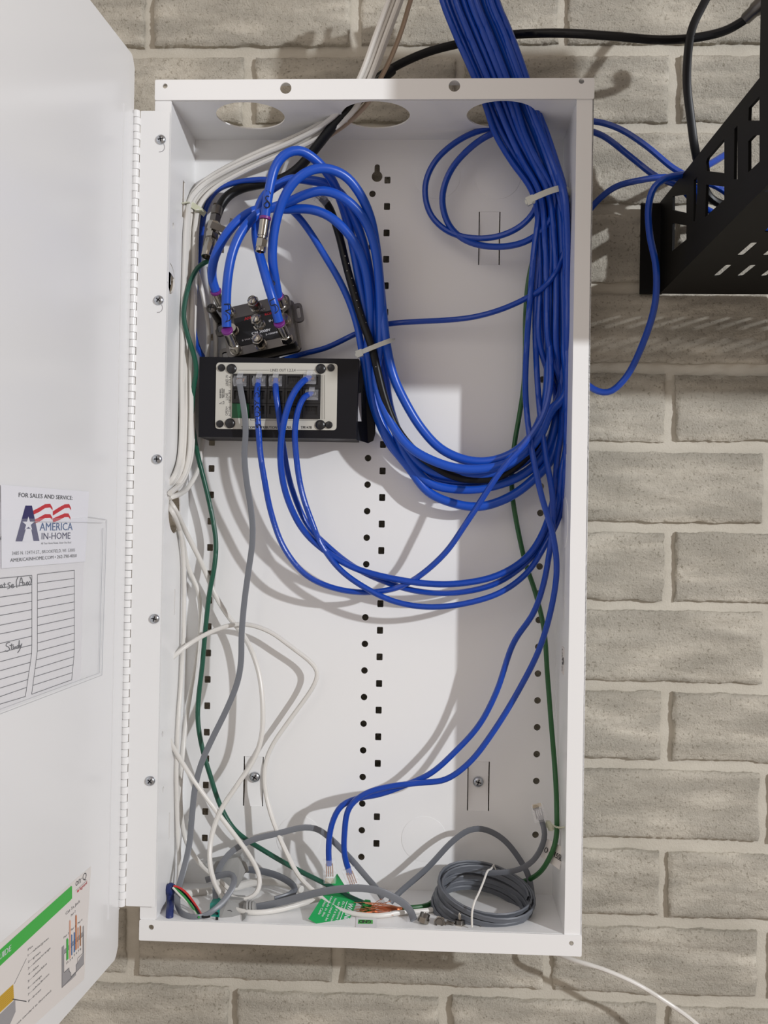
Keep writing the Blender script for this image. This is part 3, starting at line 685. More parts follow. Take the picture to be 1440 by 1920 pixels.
for k, pts in CC.items():
    def ex(t, p3, k=k):
        A, B = ends[k]; fconn(t, P(*A), P(*B), openend=(k == '8'))
        if k in marks:
            u, v, an = mpos[k]; mb = MB(); Yc = min(pts, key=lambda q: (q[0]-u)**2+(q[1]-v)**2)[2] - RC - .4 - (2.0 if k == '8' else 0.9)
            for s in marks[k]:
                pp = []
                for (x, y) in s:
                    xr = (x*math.cos(an) - y*math.sin(an))*1.7; yr = (x*math.sin(an) + y*math.cos(an))*1.7
                    off = max(0, RC - math.sqrt(max(0, RC*RC - (x*.72)**2)))
                    pp.append(P(u + xr, v - yr, Yc + off))
                mb.tube(pp, .5, 5, 1)
            mb.put('pen_mark', INK, t, True)
    cable('coaxial_cable', labs[k], 'cable', pts, RC, BLUE, gC, ex, 12)
cable('coaxial_cable', 'thinner blue cable running steeply down on the left of the tied loop bundle', 'cable',
      [(528, 380, 44), (552, 398, 46), (578, 430, 50), (608, 478, 52), (635, 523, 54), (656, 568, 55), (670, 612, 54), (678, 655, 52), (686, 700, 58), (700, 765, 66), (738, 845, 70), (800, 893, 73), (860, 905, 74), (930, 895, 72), (1000, 855, 70), (1044, 800, 68)] + up((.9, 0), 740), 3.3, BLUE, gC, None, 10)
def exb(t, p3):
    plug(t, P(604, 372, 50) + Vector((6, 0, -4)), Vector((-.75, 0, .55)), Vector((.6, .3, .8)))
    mb = MB(); random.seed(5)
    for k in range(26):
        i = int(len(p3)*.12) ; f = k/26; v = 480 + f*360
        u = 645 + (v-480)*.30 + random.uniform(-3, 5); yy = 50 - (v-480)*.04
        if v > 700: continue
        q = P(u, v, yy - 4.4); mb.box(q, EX*random.uniform(.15, .4), EY*.15, EZ*random.uniform(.15, .4))
    mb.put('paint_speckles', WCAB, t)
cable('network_cable', 'thick black cable with a clear plug, tied among the blue loops', 'cable',
      [(603, 371, 50), (614, 382, 50), (626, 410, 51), (637, 445, 51), (650, 500, 49), (664, 550, 47), (679, 600, 44), (697, 650, 40), (709, 700, 42), (722, 750, 44), (742, 800, 48), (770, 838, 54), (800, 864, 58), (850, 893, 62), (900, 900, 62), (940, 892, 62), (982, 862, 62), (1012, 822, 60), (1030, 775, 60)] + up((.1, 10), 740), 3.7, BLACK, None, exb, 12)
gN = 'blue network cables in the tied bundle'
def plugc(A, d, side=(1, 0, 0), **k):
    return lambda t, p3: plug(t, A, d, Vector(side), **k)
def ex_study(t, p3):
    plug(t, P(485, 718, 40), (0, .75, .55), (1, 0, 0))
    mb = MB(); fnt = {'S': [[(1, 6), (0, 5), (0, 3.6), (1, 3), (1, 1), (0, 0)]], 'T': [[(0, 6), (1.4, 6)], [(.7, 6), (.6, 0)]], 'U': [[(0, 6), (0, 1), (.6, 0), (1.2, 1), (1.2, 6)]], 'D': [[(0, 0), (0, 6), (1, 5), (1.3, 3), (1, .6), (0, 0)]],
                      'Y': [[(0, 6), (.7, 3.4), (1.3, 6)], [(.7, 3.4), (.5, 0)]], 'A': [[(0, 0), (.7, 6), (1.3, 0)], [(.2, 2), (1.1, 2)]], ' ': []}
    vv = 802
    for ch in 'STUDY DATA':
        for s in fnt[ch]:
            pp = []
            for (x, y) in s:
                v = vv - x*6.6
                ref = ((700, 484, 46), (712, 484.5, 45.5), (730, 482, 38.6), (745, 481.6, 35.8), (760, 482.2, 34.2), (785, 483.6, 33.3), (810, 485.2, 33), (830, 486.5, 34))
                for ra, rb in zip(ref, ref[1:]):
                    if ra[0] <= v <= rb[0]: f = (v-ra[0])/(rb[0]-ra[0]); u = ra[1]+(rb[1]-ra[1])*f; yc = ra[2]+(rb[2]-ra[2])*f
                hx = (3.0-y)*.72
                pp.append(P(u + hx*2.12, v, yc - math.sqrt(max(.2, RN*RN - hx*hx)) - .75))
            mb.tube(pp, .36, 5, 1)
        vv -= 10.6 if ch != ' ' else 5
    mb.put('pen_mark', INK, t, True)
cable('network_cable', 'blue network cable with STUDY DATA penned on it, from the second top jack', 'cable',
      [(485, 712, 46), (482, 730, 38), (482, 760, 34), (485, 810, 33), (488, 850, 35), (496, 900, 38), (508, 960, 45), (533, 1028, 50), (575, 1079, 52), (635, 1105, 54), (700, 1110, 54), (760, 1096, 52), (830, 1042, 48), (880, 972, 42), (940, 882, 34), (990, 825, 34), (1020, 775, 36), (1032, 720, 40)] + up((-.3, -8), 645), RN, BLUE2, gN, ex_study)
cable('network_cable', 'blue network cable hanging from the third jack of the top row', 'cable',
      [(517, 712, 46), (517, 735, 38), (522, 770, 38), (528, 815, 46), (535, 862, 50), (547, 915, 52), (577, 985, 54), (612, 1022, 54), (662, 1062, 54), (720, 1090, 56), (780, 1108, 58), (850, 1112, 58), (930, 1094, 58), (990, 1052, 60), (1022, 1010, 60), (1045, 950, 54), (1054, 880, 48)] + up((.8, 6), 820), RN, BLUE2, gN, plugc(P(516, 718, 40), (0, .75, .55)))
cable('network_cable', 'blue network cable arching out of the rightmost jack of the top row', 'cable',
      [(580, 708, 46), (566, 716, 36), (549, 740, 31), (535, 780, 31), (527, 825, 35), (527, 880, 40), (540, 938, 44), (570, 996, 46), (610, 1033, 46), (660, 1063, 48), (702, 1077, 48), (780, 1092, 50), (850, 1095, 50), (930, 1080, 52), (985, 1047, 54), (1015, 1005, 56), (1038, 935, 56), (1046, 850, 56)] + up((.3, -2), 820), RN+.3, BLUE2, gN, plugc(P(580, 714, 40), (0, .75, .55)))
cable('network_cable', 'blue network cable leaving the rightmost jack of the middle row', 'cable',
      [(584, 738, 46), (570, 744, 36), (559, 768, 32), (553, 808, 33), (556, 860, 38), (566, 922, 42), (586, 982, 42), (603, 1022, 44), (640, 1070, 46), (690, 1105, 48), (740, 1128, 50), (800, 1138, 50), (870, 1132, 50), (940, 1110, 52), (990, 1072, 56), (1022, 1022, 58), (1048, 970, 60), (1059, 900, 46), (1062, 820, 40)] + up((.95, -6), 740), RN, BLUE2, gN, plugc(P(584, 744, 40), (0, .75, .55)))
cable('network_cable', 'blue network cable ending in the left hanging plug above the green tag', 'cable',
      [(617, 1622, 52), (616, 1585, 50), (622, 1545, 50), (640, 1510, 50), (670, 1497, 52), (710, 1490, 54), (760, 1472, 56), (808, 1450, 56), (855, 1408, 56), (898, 1360, 54), (931, 1297, 52), (963, 1205, 50), (1000, 1150, 48), (1018, 1100, 48), (1028, 1050, 48), (1035, 1000, 48), (1036, 930, 46), (1024, 860, 46), (1014, 790, 48), (1008, 720, 52), (1004, 640, 54), (1004, 560, 52), (1011, 460, 50)] + up((-.75, -2), 370), RN, BLUE2, gN, plugc(P(617, 1612, 51), (.06, 0, -1)))
cable('network_cable', 'blue network cable ending in the right hanging plug above the green tag', 'cable',
      [(656, 1638, 56), (646, 1605, 52), (646, 1560, 48), (654, 1515, 46), (685, 1488, 46), (730, 1475, 48), (785, 1468, 50), (835, 1462, 50), (880, 1430, 48), (925, 1372, 46), (975, 1290, 44), (1012, 1215, 42), (1036, 1130, 40), (1044, 1062, 38), (1036, 1000, 38), (1016, 932, 38), (999, 855, 40), (990, 795, 44), (985, 730, 50), (988, 640, 50), (994, 560, 48), (1000, 480, 46)] + up((-.95, -4), 370), RN, BLUE2, gN, plugc(P(652, 1628, 54), (.42, -.1, -1), (1, .3, .3)))
cable('network_cable', 'blue cable crossing the box from the right bundle to behind the black module', 'cable',
      [(540, 352, 52), (510, 338, 58), (480, 337, 64), (440, 343, 70), (405, 357, 74), (386, 390, 78), (377, 440, 80), (372, 500, 82), (364, 560, 85), (362, 605, 86), (372, 655, 87), (400, 690, 88), (470, 690, 88), (530, 675, 88), (570, 663, 84), (612, 652, 80), (652, 633, 79), (690, 616, 78), (730, 607, 74), (780, 603, 72), (840, 600, 72), (890, 594, 68), (940, 580, 60), (985, 560, 52), (1018, 540, 46), (1044, 508, 44), (1060, 450, 46)] + up((.6, -10), 370), RN-.1, BLUE2, gN)
cable('network_cable', 'blue cable forming the outer of two loops in the upper right of the box', 'cable',
      [(1034, 300, 58), (985, 240, 62), (940, 238, 64), (900, 245, 66), (860, 263, 68), (816, 302, 70), (797, 348, 72), (806, 400, 72), (842, 435, 70), (895, 447, 66), (945, 440, 60), (985, 417, 56), (1008, 380, 50)] + up((-.35, 10), 310), RN+.1, BLUE2, gN)
cable('network_cable', 'blue cable forming the inner of two loops in the upper right of the box', 'cable',
      [(1010, 290, 60), (960, 246, 60), (925, 250, 62), (888, 272, 64), (846, 318, 68), (829, 372, 70), (842, 423, 70), (875, 452, 68), (935, 463, 62), (992, 450, 52), (1030, 415, 44), (1040, 370, 40)] + up((.15, -12), 310), RN+.3, BLUE2, gN)
for i, s in enumerate(((-1.15, -6), (-.8, 8), (-.05, -12), (.45, 12), (.98, -10), (-.62, -10), (.75, -12))):
    cable('network_cable', 'blue network cable running straight down inside the right bundle without branching off', 'cable',
          [(1000, 850, 74), (1040, 800 - 8*i, 74), (1046 + 3*i, 760, 72)][1:] + up((s[0]*.95, s[1]), 700), RN+.1, BLUE2, gN)
# outside, right
gO = 'blue cables between the enclosure and the rack'
cable('network_cable', 'upper blue cable leaving the right side of the box towards the rack', 'cable', [(1096, 226, 62), (1125, 229, 60), (1165, 243, 56), (1215, 276, 50), (1262, 315, 44), (1300, 335, 40), (1345, 350, 44), (1400, 395, 50), (1450, 440, 55)], 2.8, BLUE2, gO)
cable('network_cable', 'second blue cable leaving the right side of the box, just under the upper one', 'cable', [(1096, 242, 72), (1130, 254, 70), (1180, 292, 66), (1232, 332, 60), (1275, 350, 58), (1300, 378, 58), (1340, 400, 58), (1400, 430, 60)], 2.9, BLUE2, gO)
cable('network_cable', 'blue cable rising from the box edge in an arch to the rack corner', 'cable', [(1092, 412, 74), (1112, 385, 70), (1150, 352, 62), (1200, 338, 52), (1255, 332, 44), (1300, 345, 44), (1312, 380, 46), (1310, 430, 50)], 2.9, BLUE2, gO)
cable('network_cable', 'blue cable hanging before the rack flange and looping back to the box', 'cable', [(1360, 290, 62), (1330, 308, 40), (1290, 326, 20), (1252, 333, 10), (1226, 350, 10), (1216, 385, 14), (1218, 440, 20), (1230, 500, 26), (1228, 570, 34), (1205, 645, 46), (1172, 710, 60), (1140, 737, 66), (1112, 730, 70), (1092, 712, 74)], 3.1, BLUE2, gO)
cable('power_cord', 'thick black cable crossing the top right of the wall to a plug at the rack', 'cable',
      [(650, 200, 38), (690, 160, 45), (735, 128, 50), (800, 98, 52), (870, 80, 50), (950, 66, 45), (1050, 62, 28), (1150, 68, 20), (1240, 75, 20), (1310, 70, 20), (1365, 56, 16), (1400, 35, 10)], 3.9, BLACK, None,
      lambda t, p3: MB().lathe(P(1395, 38, 12), (P(1425, 10, 0) - P(1395, 38, 12)), [(0, 4.2), (2, 5.2), (10, 5.4), (12, 6.4), (26, 6.6)], 14).put('connector', SPLM, t, True))
cable('black_lead', 'thin black twin lead hanging down the brick wall to the rack', 'cable', [(1345, -40, 30), (1318, 10, 22), (1297, 55, 18), (1289, 110, 18), (1288, 160, 20), (1295, 220, 24), (1303, 280, 30), (1315, 330, 50), (1330, 370, 60), (1360, 385, 62), (1410, 380, 60)], None, BLACK, None, None, flat=(3.6, 2.1), upv=EY)
cable('coaxial_cable', 'heavy black coaxial cable from the middle top opening to the ground block', 'cable',
      [(735, 132, 48), (690, 170, 34), (655, 205, 32), (625, 236, 40), (590, 280, 52), (560, 315, 60), (530, 335, 66), (490, 345, 70), (455, 352, 70), (428, 366, 68), (412, 388, 64), (406, 405, 62)], 4.6, BLACK, None, None, 12)
# white telephone cables
gW = 'white cables in the tied bundle along the left wall'
wt = [(760, -60, 10), (738, 0, 14), (712, 70, 20), (686, 140, 26), (655, 195, 34), (610, 235, 48), (560, 262, 60), (500, 287, 68), (440, 315, 74), (390, 345, 78), (364, 375, 74), (357, 420, 68), (354, 500, 62), (351, 600, 58), (349, 700, 56), (349, 790, 52), (345, 860, 48), (332, 898, 44), (306, 925, 38)]
def wv(du, dv, dy, m=1.0): return [(u + du*m*(1 if v < 380 else .9), v + dv*(1 if 180 < v < 380 else 0), Y + dy) for (u, v, Y) in wt]
wl = ['white cable on the outside of the left bundle', 'white cable in the middle of the left bundle', 'white cable on the inner side of the left bundle']
for i, (du, dv, dy, mm) in enumerate(((-6, -6, 0, WCAB), (-1, -1, -5, WCAB), (5, 5, -1, WCAB), (10, 10, -6, WCAB), (1, 12, 4, TAN), (-9, 2, -8, WCAB), (14, 2, 2, WCAB), (6, -8, 6, WCAB))):
    cable('telephone_cable', 'tan cable running among the white cables of the left bundle' if mm is TAN else 'white telephone cable in the bundle tied along the left wall', 'cable', wv(du, dv, dy), 2.45, mm, gW if mm is WCAB else None, None, 8)
cable('telephone_cable', 'lone tan cable coming down from above the box, right of the white ones', 'cable', [(790, -60, 20), (770, 0, 24), (752, 60, 28), (730, 115, 32), (712, 150, 34), (692, 190, 36), (650, 232, 52), (600, 268, 66), (575, 300, 74)], 2.2, TAN)
cable('telephone_cable', 'white cable with black print dropping past the left square holes to the side opening', 'cable', [(392, 500, 72), (398, 560, 78), (404, 620, 82), (404, 680, 84), (392, 760, 86), (378, 840, 82), (372, 880, 74), (352, 915, 62), (322, 932, 46), (306, 938, 36)], 2.4, WCAB)
cable('telephone_cable', 'white cable crossing from the left bundle to behind the splitter', 'cable', [(352, 415, 76), (358, 470, 74), (372, 520, 72), (384, 570, 74), (391, 620, 78), (388, 680, 84)], 2.3, WCAB)
cable('telephone_cable', 'white cable from the side opening sweeping down to the bottom left corner', 'cable',
      [(306, 925, 38), (325, 950, 46), (350, 1000, 62), (380, 1060, 76), (402, 1112, 80), (424, 1150, 78), (461, 1198, 72), (484, 1255, 66), (492, 1309, 62), (491, 1378, 60), (478, 1420, 60), (447, 1469, 58), (418, 1512, 56), (403, 1545, 54), (394, 1585, 50), (395, 1630, 42), (408, 1668, 34), (432, 1700, 28), (470, 1711, 26), (520, 1707, 30), (575, 1692, 36), (612, 1682, 40)], 2.4, WCAB)
cable('telephone_cable', 'second white cable from the side opening, hugging the left wall', 'cable', [(306, 940, 34), (322, 958, 44), (342, 1010, 66), (352, 1062, 78), (372, 1110, 84), (376, 1167, 86), (368, 1240, 86), (352, 1330, 84), (342, 1420, 80), (338, 1500, 76), (350, 1580, 70), (380, 1625, 60), (410, 1650, 50), (430, 1668, 44)], 2.2, WCAB)
cable('telephone_cable', 'white cable arching over the lower panel with a sharp bend on its right', 'cable',
      [(298, 1262, 30), (307, 1250, 36), (347, 1213, 56), (404, 1181, 66), (455, 1170, 70), (503, 1183, 72), (546, 1213, 74), (584, 1243, 76), (596, 1259, 76), (589, 1284, 76), (546, 1346, 78), (512, 1395, 78), (498, 1429, 76), (496, 1472, 74), (506, 1520, 70), (520, 1560, 64), (540, 1605, 56), (562, 1645, 46), (593, 1675, 36), (627, 1702, 28), (662, 1713, 24), (710, 1717, 24), (745, 1712, 28), (800, 1707, 36), (850, 1700, 48)], 2.2, WCAB)
cable('telephone_cable', 'white cable slanting down from a small left wall hole to a bottom loop', 'cable',
      [(300, 1352, 30), (307, 1368, 34), (341, 1429, 52), (375, 1480, 56), (427, 1549, 56), (458, 1590, 52), (480, 1625, 48), (488, 1655, 42), (478, 1680, 36), (455, 1688, 34), (430, 1680, 38), (410, 1660, 44), (395, 1640, 52)], 2.2, WCAB)
cable('telephone_cable', 'faint white cable lying against the left wall down to the bottom corner', 'cable', [(312, 955, 30), (334, 985, 50), (344, 1050, 60), (345, 1150, 62), (340, 1270, 62), (333, 1370, 60), (331, 1450, 60), (333, 1550, 58), (336, 1640, 56), (330, 1680, 60)], 2.0, WCAB)
cable('telephone_cable', 'white cable with handwriting lying along the back of the bottom plate', 'cable', [(345, 1676, 66), (380, 1672, 66), (430, 1666, 72), (470, 1655, 78), (500, 1652, 78), (535, 1657, 72), (565, 1668, 60)], 3.6, WCAB, None, None)
cable('telephone_cable', 'white cable leaving under the lower right corner of the box across the bricks', 'cable', [(1020, 1768, 80), (1040, 1786, 70), (1075, 1800, 60), (1130, 1817, 56), (1190, 1843, 54), (1245, 1876, 54), (1300, 1915, 52), (1350, 1965, 50)], 2.1, WCAB)
# green wires
cable('ground_wire', 'dark green ground wire running from the ground block down the left side', 'wire',
      [(393, 488, 52), (375, 497, 50), (358, 525, 46), (347, 565, 42), (344, 595, 41), (352, 630, 42), (364, 668, 44), (368, 695, 46), (363, 725, 48), (360, 765, 52), (362, 805, 60), (371, 855, 72), (385, 910, 74), (398, 970, 76), (405, 1018, 76), (402, 1062, 74), (393, 1110, 74), (386, 1170, 74), (379, 1250, 74), (372, 1310, 74), (371, 1352, 72), (379, 1402, 72), (396, 1460, 74), (412, 1508, 76), (440, 1556, 76), (500, 1598, 70), (560, 1632, 60), (620, 1662, 48), (660, 1684, 40), (682, 1693, 36)], 2.3, GREEN)
def ex_cu(t, p3):
    mb = MB(); random.seed(3)
    for k in range(46):
        a = random.uniform(-1, 1); l = random.uniform(.3, 1); s = P(756, 1703, 36); e = P(665 + random.uniform(-3, 25)*1, 1702 + a*11, 30 + random.uniform(-6, 6))
        if k % 4 == 0: s = P(690, 1705, 32); e = P(700 + 38*l, 1702 + a*20, 30 + random.uniform(-8, 8))
        m1 = s.lerp(e, .5) + Vector((0, random.uniform(-2, 2), random.uniform(-2.5, 2.5)))
        mb.tube([s + Vector((0, random.uniform(-1, 1), random.uniform(-1, 1))), m1, e], .28, 4, 6)
    o = mb.put('copper_strands', COPPER, t); o['kind'] = 'stuff'; o['label'] = 'frayed bare copper strands'
cable('ground_wire', 'bright green ground wire with frayed copper end, coming down the right side', 'wire',
      [(1003, 470, 70), (990, 530, 74), (985, 600, 76), (985, 650, 76), (982, 722, 78), (975, 772, 80), (965, 830, 80), (960, 875, 80), (960, 920, 80), (965, 960, 80), (985, 1055, 82), (1003, 1108, 80), (1020, 1180, 76), (1026, 1260, 72), (1033, 1350, 66), (1041, 1450, 60), (1044, 1520, 50), (1042, 1578, 36), (1024, 1620, 38), (1000, 1645, 58), (965, 1655, 84), (905, 1652, 88), (845, 1662, 84), (815, 1688, 60), (800, 1698, 44), (785, 1701, 40), (755, 1703, 36)], 2.3, GREEN2, None, ex_cu)
# grey flat cables
def gflat(name, label, pts, w=2.7, h=1.15, m=GREYC, extra=None, upv=EY, group=None):
    return cable(name, label, 'cable', pts, None, m, group, extra, flat=(w, h), upv=upv)
gflat('flat_cable', 'long grey flat telephone cable hanging from the first jack of the black module',
      [(448, 712, 44), (452, 735, 38), (458, 770, 36), (461, 810, 38), (458, 850, 42), (462, 900, 46), (470, 950, 50), (474, 990, 52), (473, 1020, 52), (466, 1070, 54), (458, 1130, 56), (453, 1190, 56), (452, 1240, 56), (445, 1280, 56), (425, 1330, 56), (398, 1385, 56), (378, 1430, 56), (366, 1475, 56), (360, 1530, 54), (354, 1590, 50), (342, 1640, 40), (333, 1672, 30), (333, 1698, 22), (345, 1716, 18), (368, 1722, 16), (398, 1710, 18), (424, 1684, 24), (440, 1655, 32), (438, 1640, 40), (424, 1638, 44), (405, 1644, 46), (386, 1650, 46)], extra=plugc(P(449, 718, 40), (0, .75, .55)))
gflat('flat_cable', 'grey flat cable arching from the teal plug over the bottom left knockout',
      [(405, 1700, 40), (404, 1665, 46), (408, 1635, 52), (428, 1602, 56), (470, 1576, 60), (520, 1563, 62), (570, 1551, 64), (593, 1553, 64), (615, 1568, 64), (660, 1613, 60), (690, 1648, 52), (708, 1668, 42), (718, 1684, 36)])
gflat('flat_cable', 'light grey flat cable from the moulded plug across the green tag',
      [(474, 1702, 28), (520, 1693, 26), (570, 1680, 20), (620, 1669, 16), (670, 1665, 14), (710, 1670, 14), (745, 1686, 18), (768, 1704, 22), (776, 1725, 26)], 3.1, 1.3, GREYC, plugc(P(776, 1722, 27), (.05, .1, -1), L=17))
gflat('flat_cable', 'grey flat cable arching over the coil and down into it',
      [(732, 1692, 48), (745, 1677, 52), (800, 1629, 62), (850, 1576, 68), (880, 1556, 70), (905, 1554, 70), (942, 1572, 70), (975, 1612, 68), (992, 1645, 64), (999, 1690, 58)], 2.6, 1.1, GREYC2)
gflat('flat_cable', 'dark grey flat cable doubling back behind the white loop at the bottom left',
      [(462, 1630, 62), (495, 1634, 62), (528, 1645, 58), (552, 1662, 48), (553, 1673, 40), (535, 1682, 34), (515, 1687, 30)], 3.0, 1.2, GREYC2)
gflat('flat_cable', 'short grey flat cable running from the coil through the paper tag to a clear plug',
      [(905, 1636, 50), (940, 1636, 46), (975, 1630, 42), (1000, 1614, 40), (1015, 1590, 42), (1022, 1565, 44), (1018, 1545, 48), (1012, 1530, 52)], 2.4, 1.1, GREYC2, plugc(P(1014, 1540, 50), (-.25, .1, 1), L=16))

# ================================================================== TIES
def tie(label, pts, headpx, m, w=2.4, ang=0):
    t = thing('cable_tie', label, 'cable tie', P(*headpx)); V, Fc = sweep(px(pts), 0, 8, 2, (w, .6), EY)
    path = px(pts); V, Fc = sweep(path, 0, 8, 2, (.6, w), EY if False else Vector((0, 1, 0)))
    mb = MB(); mb.add(V, Fc); mb.put('strap', m, t, True)
    h = P(*headpx); d = (path[1]-path[0]).normalized(); s = d.cross(EY).normalized()
    mb = MB(); mb.box(h, d*3.6, s*3.0, EY*2.6); mb.box(h - d*4.2, d*1.0, s*1.8, EY*.7); mb.put('locking_head', m, t)
    return t
def strap3(label, pts, head, m, w):
    """flat strap whose width runs along the cables"""
    t = thing('cable_tie', label, 'cable tie', P(*head)); path = smooth_path(px(pts), 2); V = []; Fc = []
    for i, p in enumerate(path):
        tg = (path[min(i+1, len(path)-1)] - path[max(i-1, 0)]).normalized()
        s = tg.cross(EY); s = s.normalized() if s.length > .2 else (V and (V[-3] - V[-4]).normalized() or EZ); nn = s.cross(tg)
        V += [p - s*w - nn*.5, p + s*w - nn*.5, p + s*w + nn*.5, p - s*w + nn*.5]
    for i in range(len(path)-1):
        for k in range(4): k2 = (k+1) % 4; Fc.append((4*i+k, 4*i+k2, 4*i+4+k2, 4*i+4+k))
    Fc += [(3, 2, 1, 0), tuple(4*(len(path)-1)+k for k in range(4))]
    mesh('strap', V, Fc, m, t, True)
    q = px(pts); d = (q[1]-q[0]).normalized(); s = d.cross(EY).normalized(); h = P(*head)
    mb = MB(); mb.box(h, d*3.4, s*(w+1.0), EY*2.4); mb.box(h - d*3.9, d*.8, s*w*.7, EY*.6); mb.put('locking_head', m, t)
    return t
strap3('milky cable tie around the thick blue bundle near the top right', [(995, 374, 28), (1012, 366, 26), (1035, 357, 27), (1055, 353, 30), (1069, 362, 38), (1074, 378, 52)], (994, 376, 31), NYLON, 2.7)
strap3('milky cable tie around the blue and black loops just above the black module', [(676, 661, 36), (690, 655, 32), (712, 646, 32), (728, 640, 34), (736, 637, 44), (736, 636, 58)], (674, 663, 38), NYLON, 2.1)
strap3('yellowed cable tie holding the white cables to the left wall', [(346, 380, 70), (356, 382, 66), (368, 389, 64), (378, 396, 66), (384, 402, 74)], (374, 396, 64), NYLY, 2.6)
strap3('yellowed cable tie holding the green wire to the lower right wall', [(1027, 1548, 50), (1036, 1549, 45), (1046, 1551, 44), (1052, 1551, 48)], (1030, 1548, 49), NYLY, 3.2)

# ================================================================== GROUND BLOCK (upper left)
gb = thing('ground_block', 'nickel coaxial ground block with a bracket arm at the upper left of the box', 'ground block', P(396, 440, 50))
A = P(408, 388, 58); B = P(389, 482, 44); dv = (B-A).normalized(); Lg = (B-A).length
mb = MB(); mb.lathe(A, dv, [(0, 4.6), (1, 5.0), (9, 5.0), (9.4, 4.3), (10.5, 4.3)], 16); mb.put('compression_sleeve', SPLM, gb, True)
mb = MB(); mb.lathe(A, dv, [(10, 5.6), (17, 5.6)], 6); mb.put('hex_nut', SPLM, gb)
mb = MB(); mb.lathe(A, dv, [(17, 5.9), (18, 6.6), (24.5, 6.6), (25.5, 5.6), (29, 5.4)], 8); mb.put('block_body', NICK, gb)
mb = MB(); mb.lathe(A, dv, [(28, 5.8), (29, 6.2), (33.5, 6.2), (34, 5.0), (35, 5.0)], 6); mb.put('hex_nut', NICK, gb)
mb = MB(); mb.lathe(A, dv, [(35, 5.2), (36, 6.0), (Lg-1, 6.0), (Lg, 5.7), (Lg, 4.7), (Lg-5, 4.6)], 18); mb.put('open_fitting', NICK, gb, True)
a0 = P(396, 421, 42); a1 = P(428, 434, 44); a2 = P(431, 438, 44); a3 = P(435, 411, 40)
mb = MB(); d1 = (a1-a0); n1 = d1.normalized().cross(EY).normalized(); mb.box((a0+a1)/2, d1/2, n1*3.0, EY*.8)
d2 = (a3-a2); n2 = d2.normalized().cross(EY).normalized(); mb.box((a2+a3)/2, d2/2, n2*1.4, EY*2.6); mb.put('bracket_arm', SPLM, gb)
mb = MB(); a0 = P(404, 432, 56); a1 = P(402, 472, 60); d1 = a1-a0; mb.box((a0+a1)/2, d1/2, EX*2.6, EY*1.0); a2 = P(410, 462, 62); mb.box(a2, EX*5, EZ*6, EY*1); mb.put('mounting_leg', SPLM, gb)
mb = MB(); mb.tube(px([(410, 436, 58), (415, 443, 58), (416, 455, 60)]), .8, 6, 2); mb.put('spring_clip', SPLM, gb, True)

# ================================================================== SPLITTER
spc = P(484, 611, 62); nz_ = Vector((-.10, -.95, .28)).normalized()
rx_ = Vector((math.cos(math.radians(12)), 0, math.sin(math.radians(12)))); rx_ = (rx_ - nz_*rx_.dot(nz_)).normalized(); ry_ = nz_.cross(rx_) * -1
if ry_.z < 0: ry_ = -ry_
sp = thing('coax_splitter', 'grey cast metal coaxial splitter with nine threaded ports and a black label', 'splitter', spc)
def loc(x, y, z=0): return spc + rx_*x + ry_*y + nz_*z
V, Fc = curve_mesh([rrect(-33, 33, -26, 26, 4, 4)], 15); mesh('splitter_body', [loc(v.x, v.y, v.z-7.5) for v in V], Fc, SPLM, sp)
V, Fc = curve_mesh([rrect(-35, 35, -27.5, 27.5, 5, 4)], 3); mesh('base_rim', [loc(v.x, v.y, v.z-15) for v in V], Fc, SPLM, sp)
V, Fc = curve_mesh([rect(-22, 21, -17, 13)], .3); lbl = mesh('black_label', [loc(v.x, v.y, v.z+.25) for v in V], Fc, INK, sp)
for (x0, x1, y0, y1) in ((33, 42, 2, 22), (-44, -33, 6, 22), (-43, -33, -24, -8)):
    V, Fc = curve_mesh([rrect(x0, x1, y0, y1, 3.5, 3), rrect(x0+(3 if x0 > 0 else 2.5), x1-2.5, y0+4, y1-4, 1.6, 3)], 2.4); mesh('mounting_ear', [loc(v.x, v.y, v.z-14) for v in V], Fc, SPLM, sp)
q = P(397, 579, 60); o, mb = screw(sp, q, (-.1, -1, .3), 5.0, m=SPLM); mb.put('cross_slot', INK, sp)
mb = MB(); mb.lathe(q, (.12, 1, -.35), [(0, 3.6), (20, 3.4)], 12); mb.put('screw_post', SPLM, sp, True)
for (x, y) in ((-25, 20), (1, 19.5), (26, 20), (-24, 0), (1.5, 0), (26, -1), (-24, -20), (0, -20), (25, -20)):
    mb = MB(); mb.lathe(loc(x, y, 0), nz_, [(0, 5.8), (1.2, 5.8), (1.3, 4.5), (3.5, 4.5), (3.6, 4.75), (4.6, 4.5), (5.2, 4.75), (6.0, 4.5), (6.8, 4.75), (7.6, 4.5)], 16); o = mb.put('port', NICK, sp, True)
    if abs(x) < 5:
        mb = MB(); mb.lathe(loc(x, y, 7.4), nz_ + rx_*-.05, [(0, 5.3), (.4, 5.7), (5.2, 5.7), (5.6, 5.2)], 6); mb.put('terminator_nut', NICK, o)
        mb = MB(); mb.lathe(loc(x, y, 12.6), nz_, [(0, 4.4), (3.0, 4.2), (3.6, 3.0), (3.8, .1)], 14); mb.put('terminator_cap', NICK, o, True)
mb = MB(); text(mb, 'AN', loc(-12, 8.5, .6), loc(-6, 8.5, .6), ry_*3.2, .02); text(mb, 'RONIX', loc(8, 8.6, .6), loc(19, 8.6, .6), ry_*2.6, .02); mb.put('red_lettering', REDI, lbl)
mb = MB(); text(mb, 'OUT', loc(3, 14.5, .5), loc(9, 14.5, .5), ry_*1.8); text(mb, 'IN', loc(11, 1, .6), loc(14.5, 1, .6), ry_*2.4)
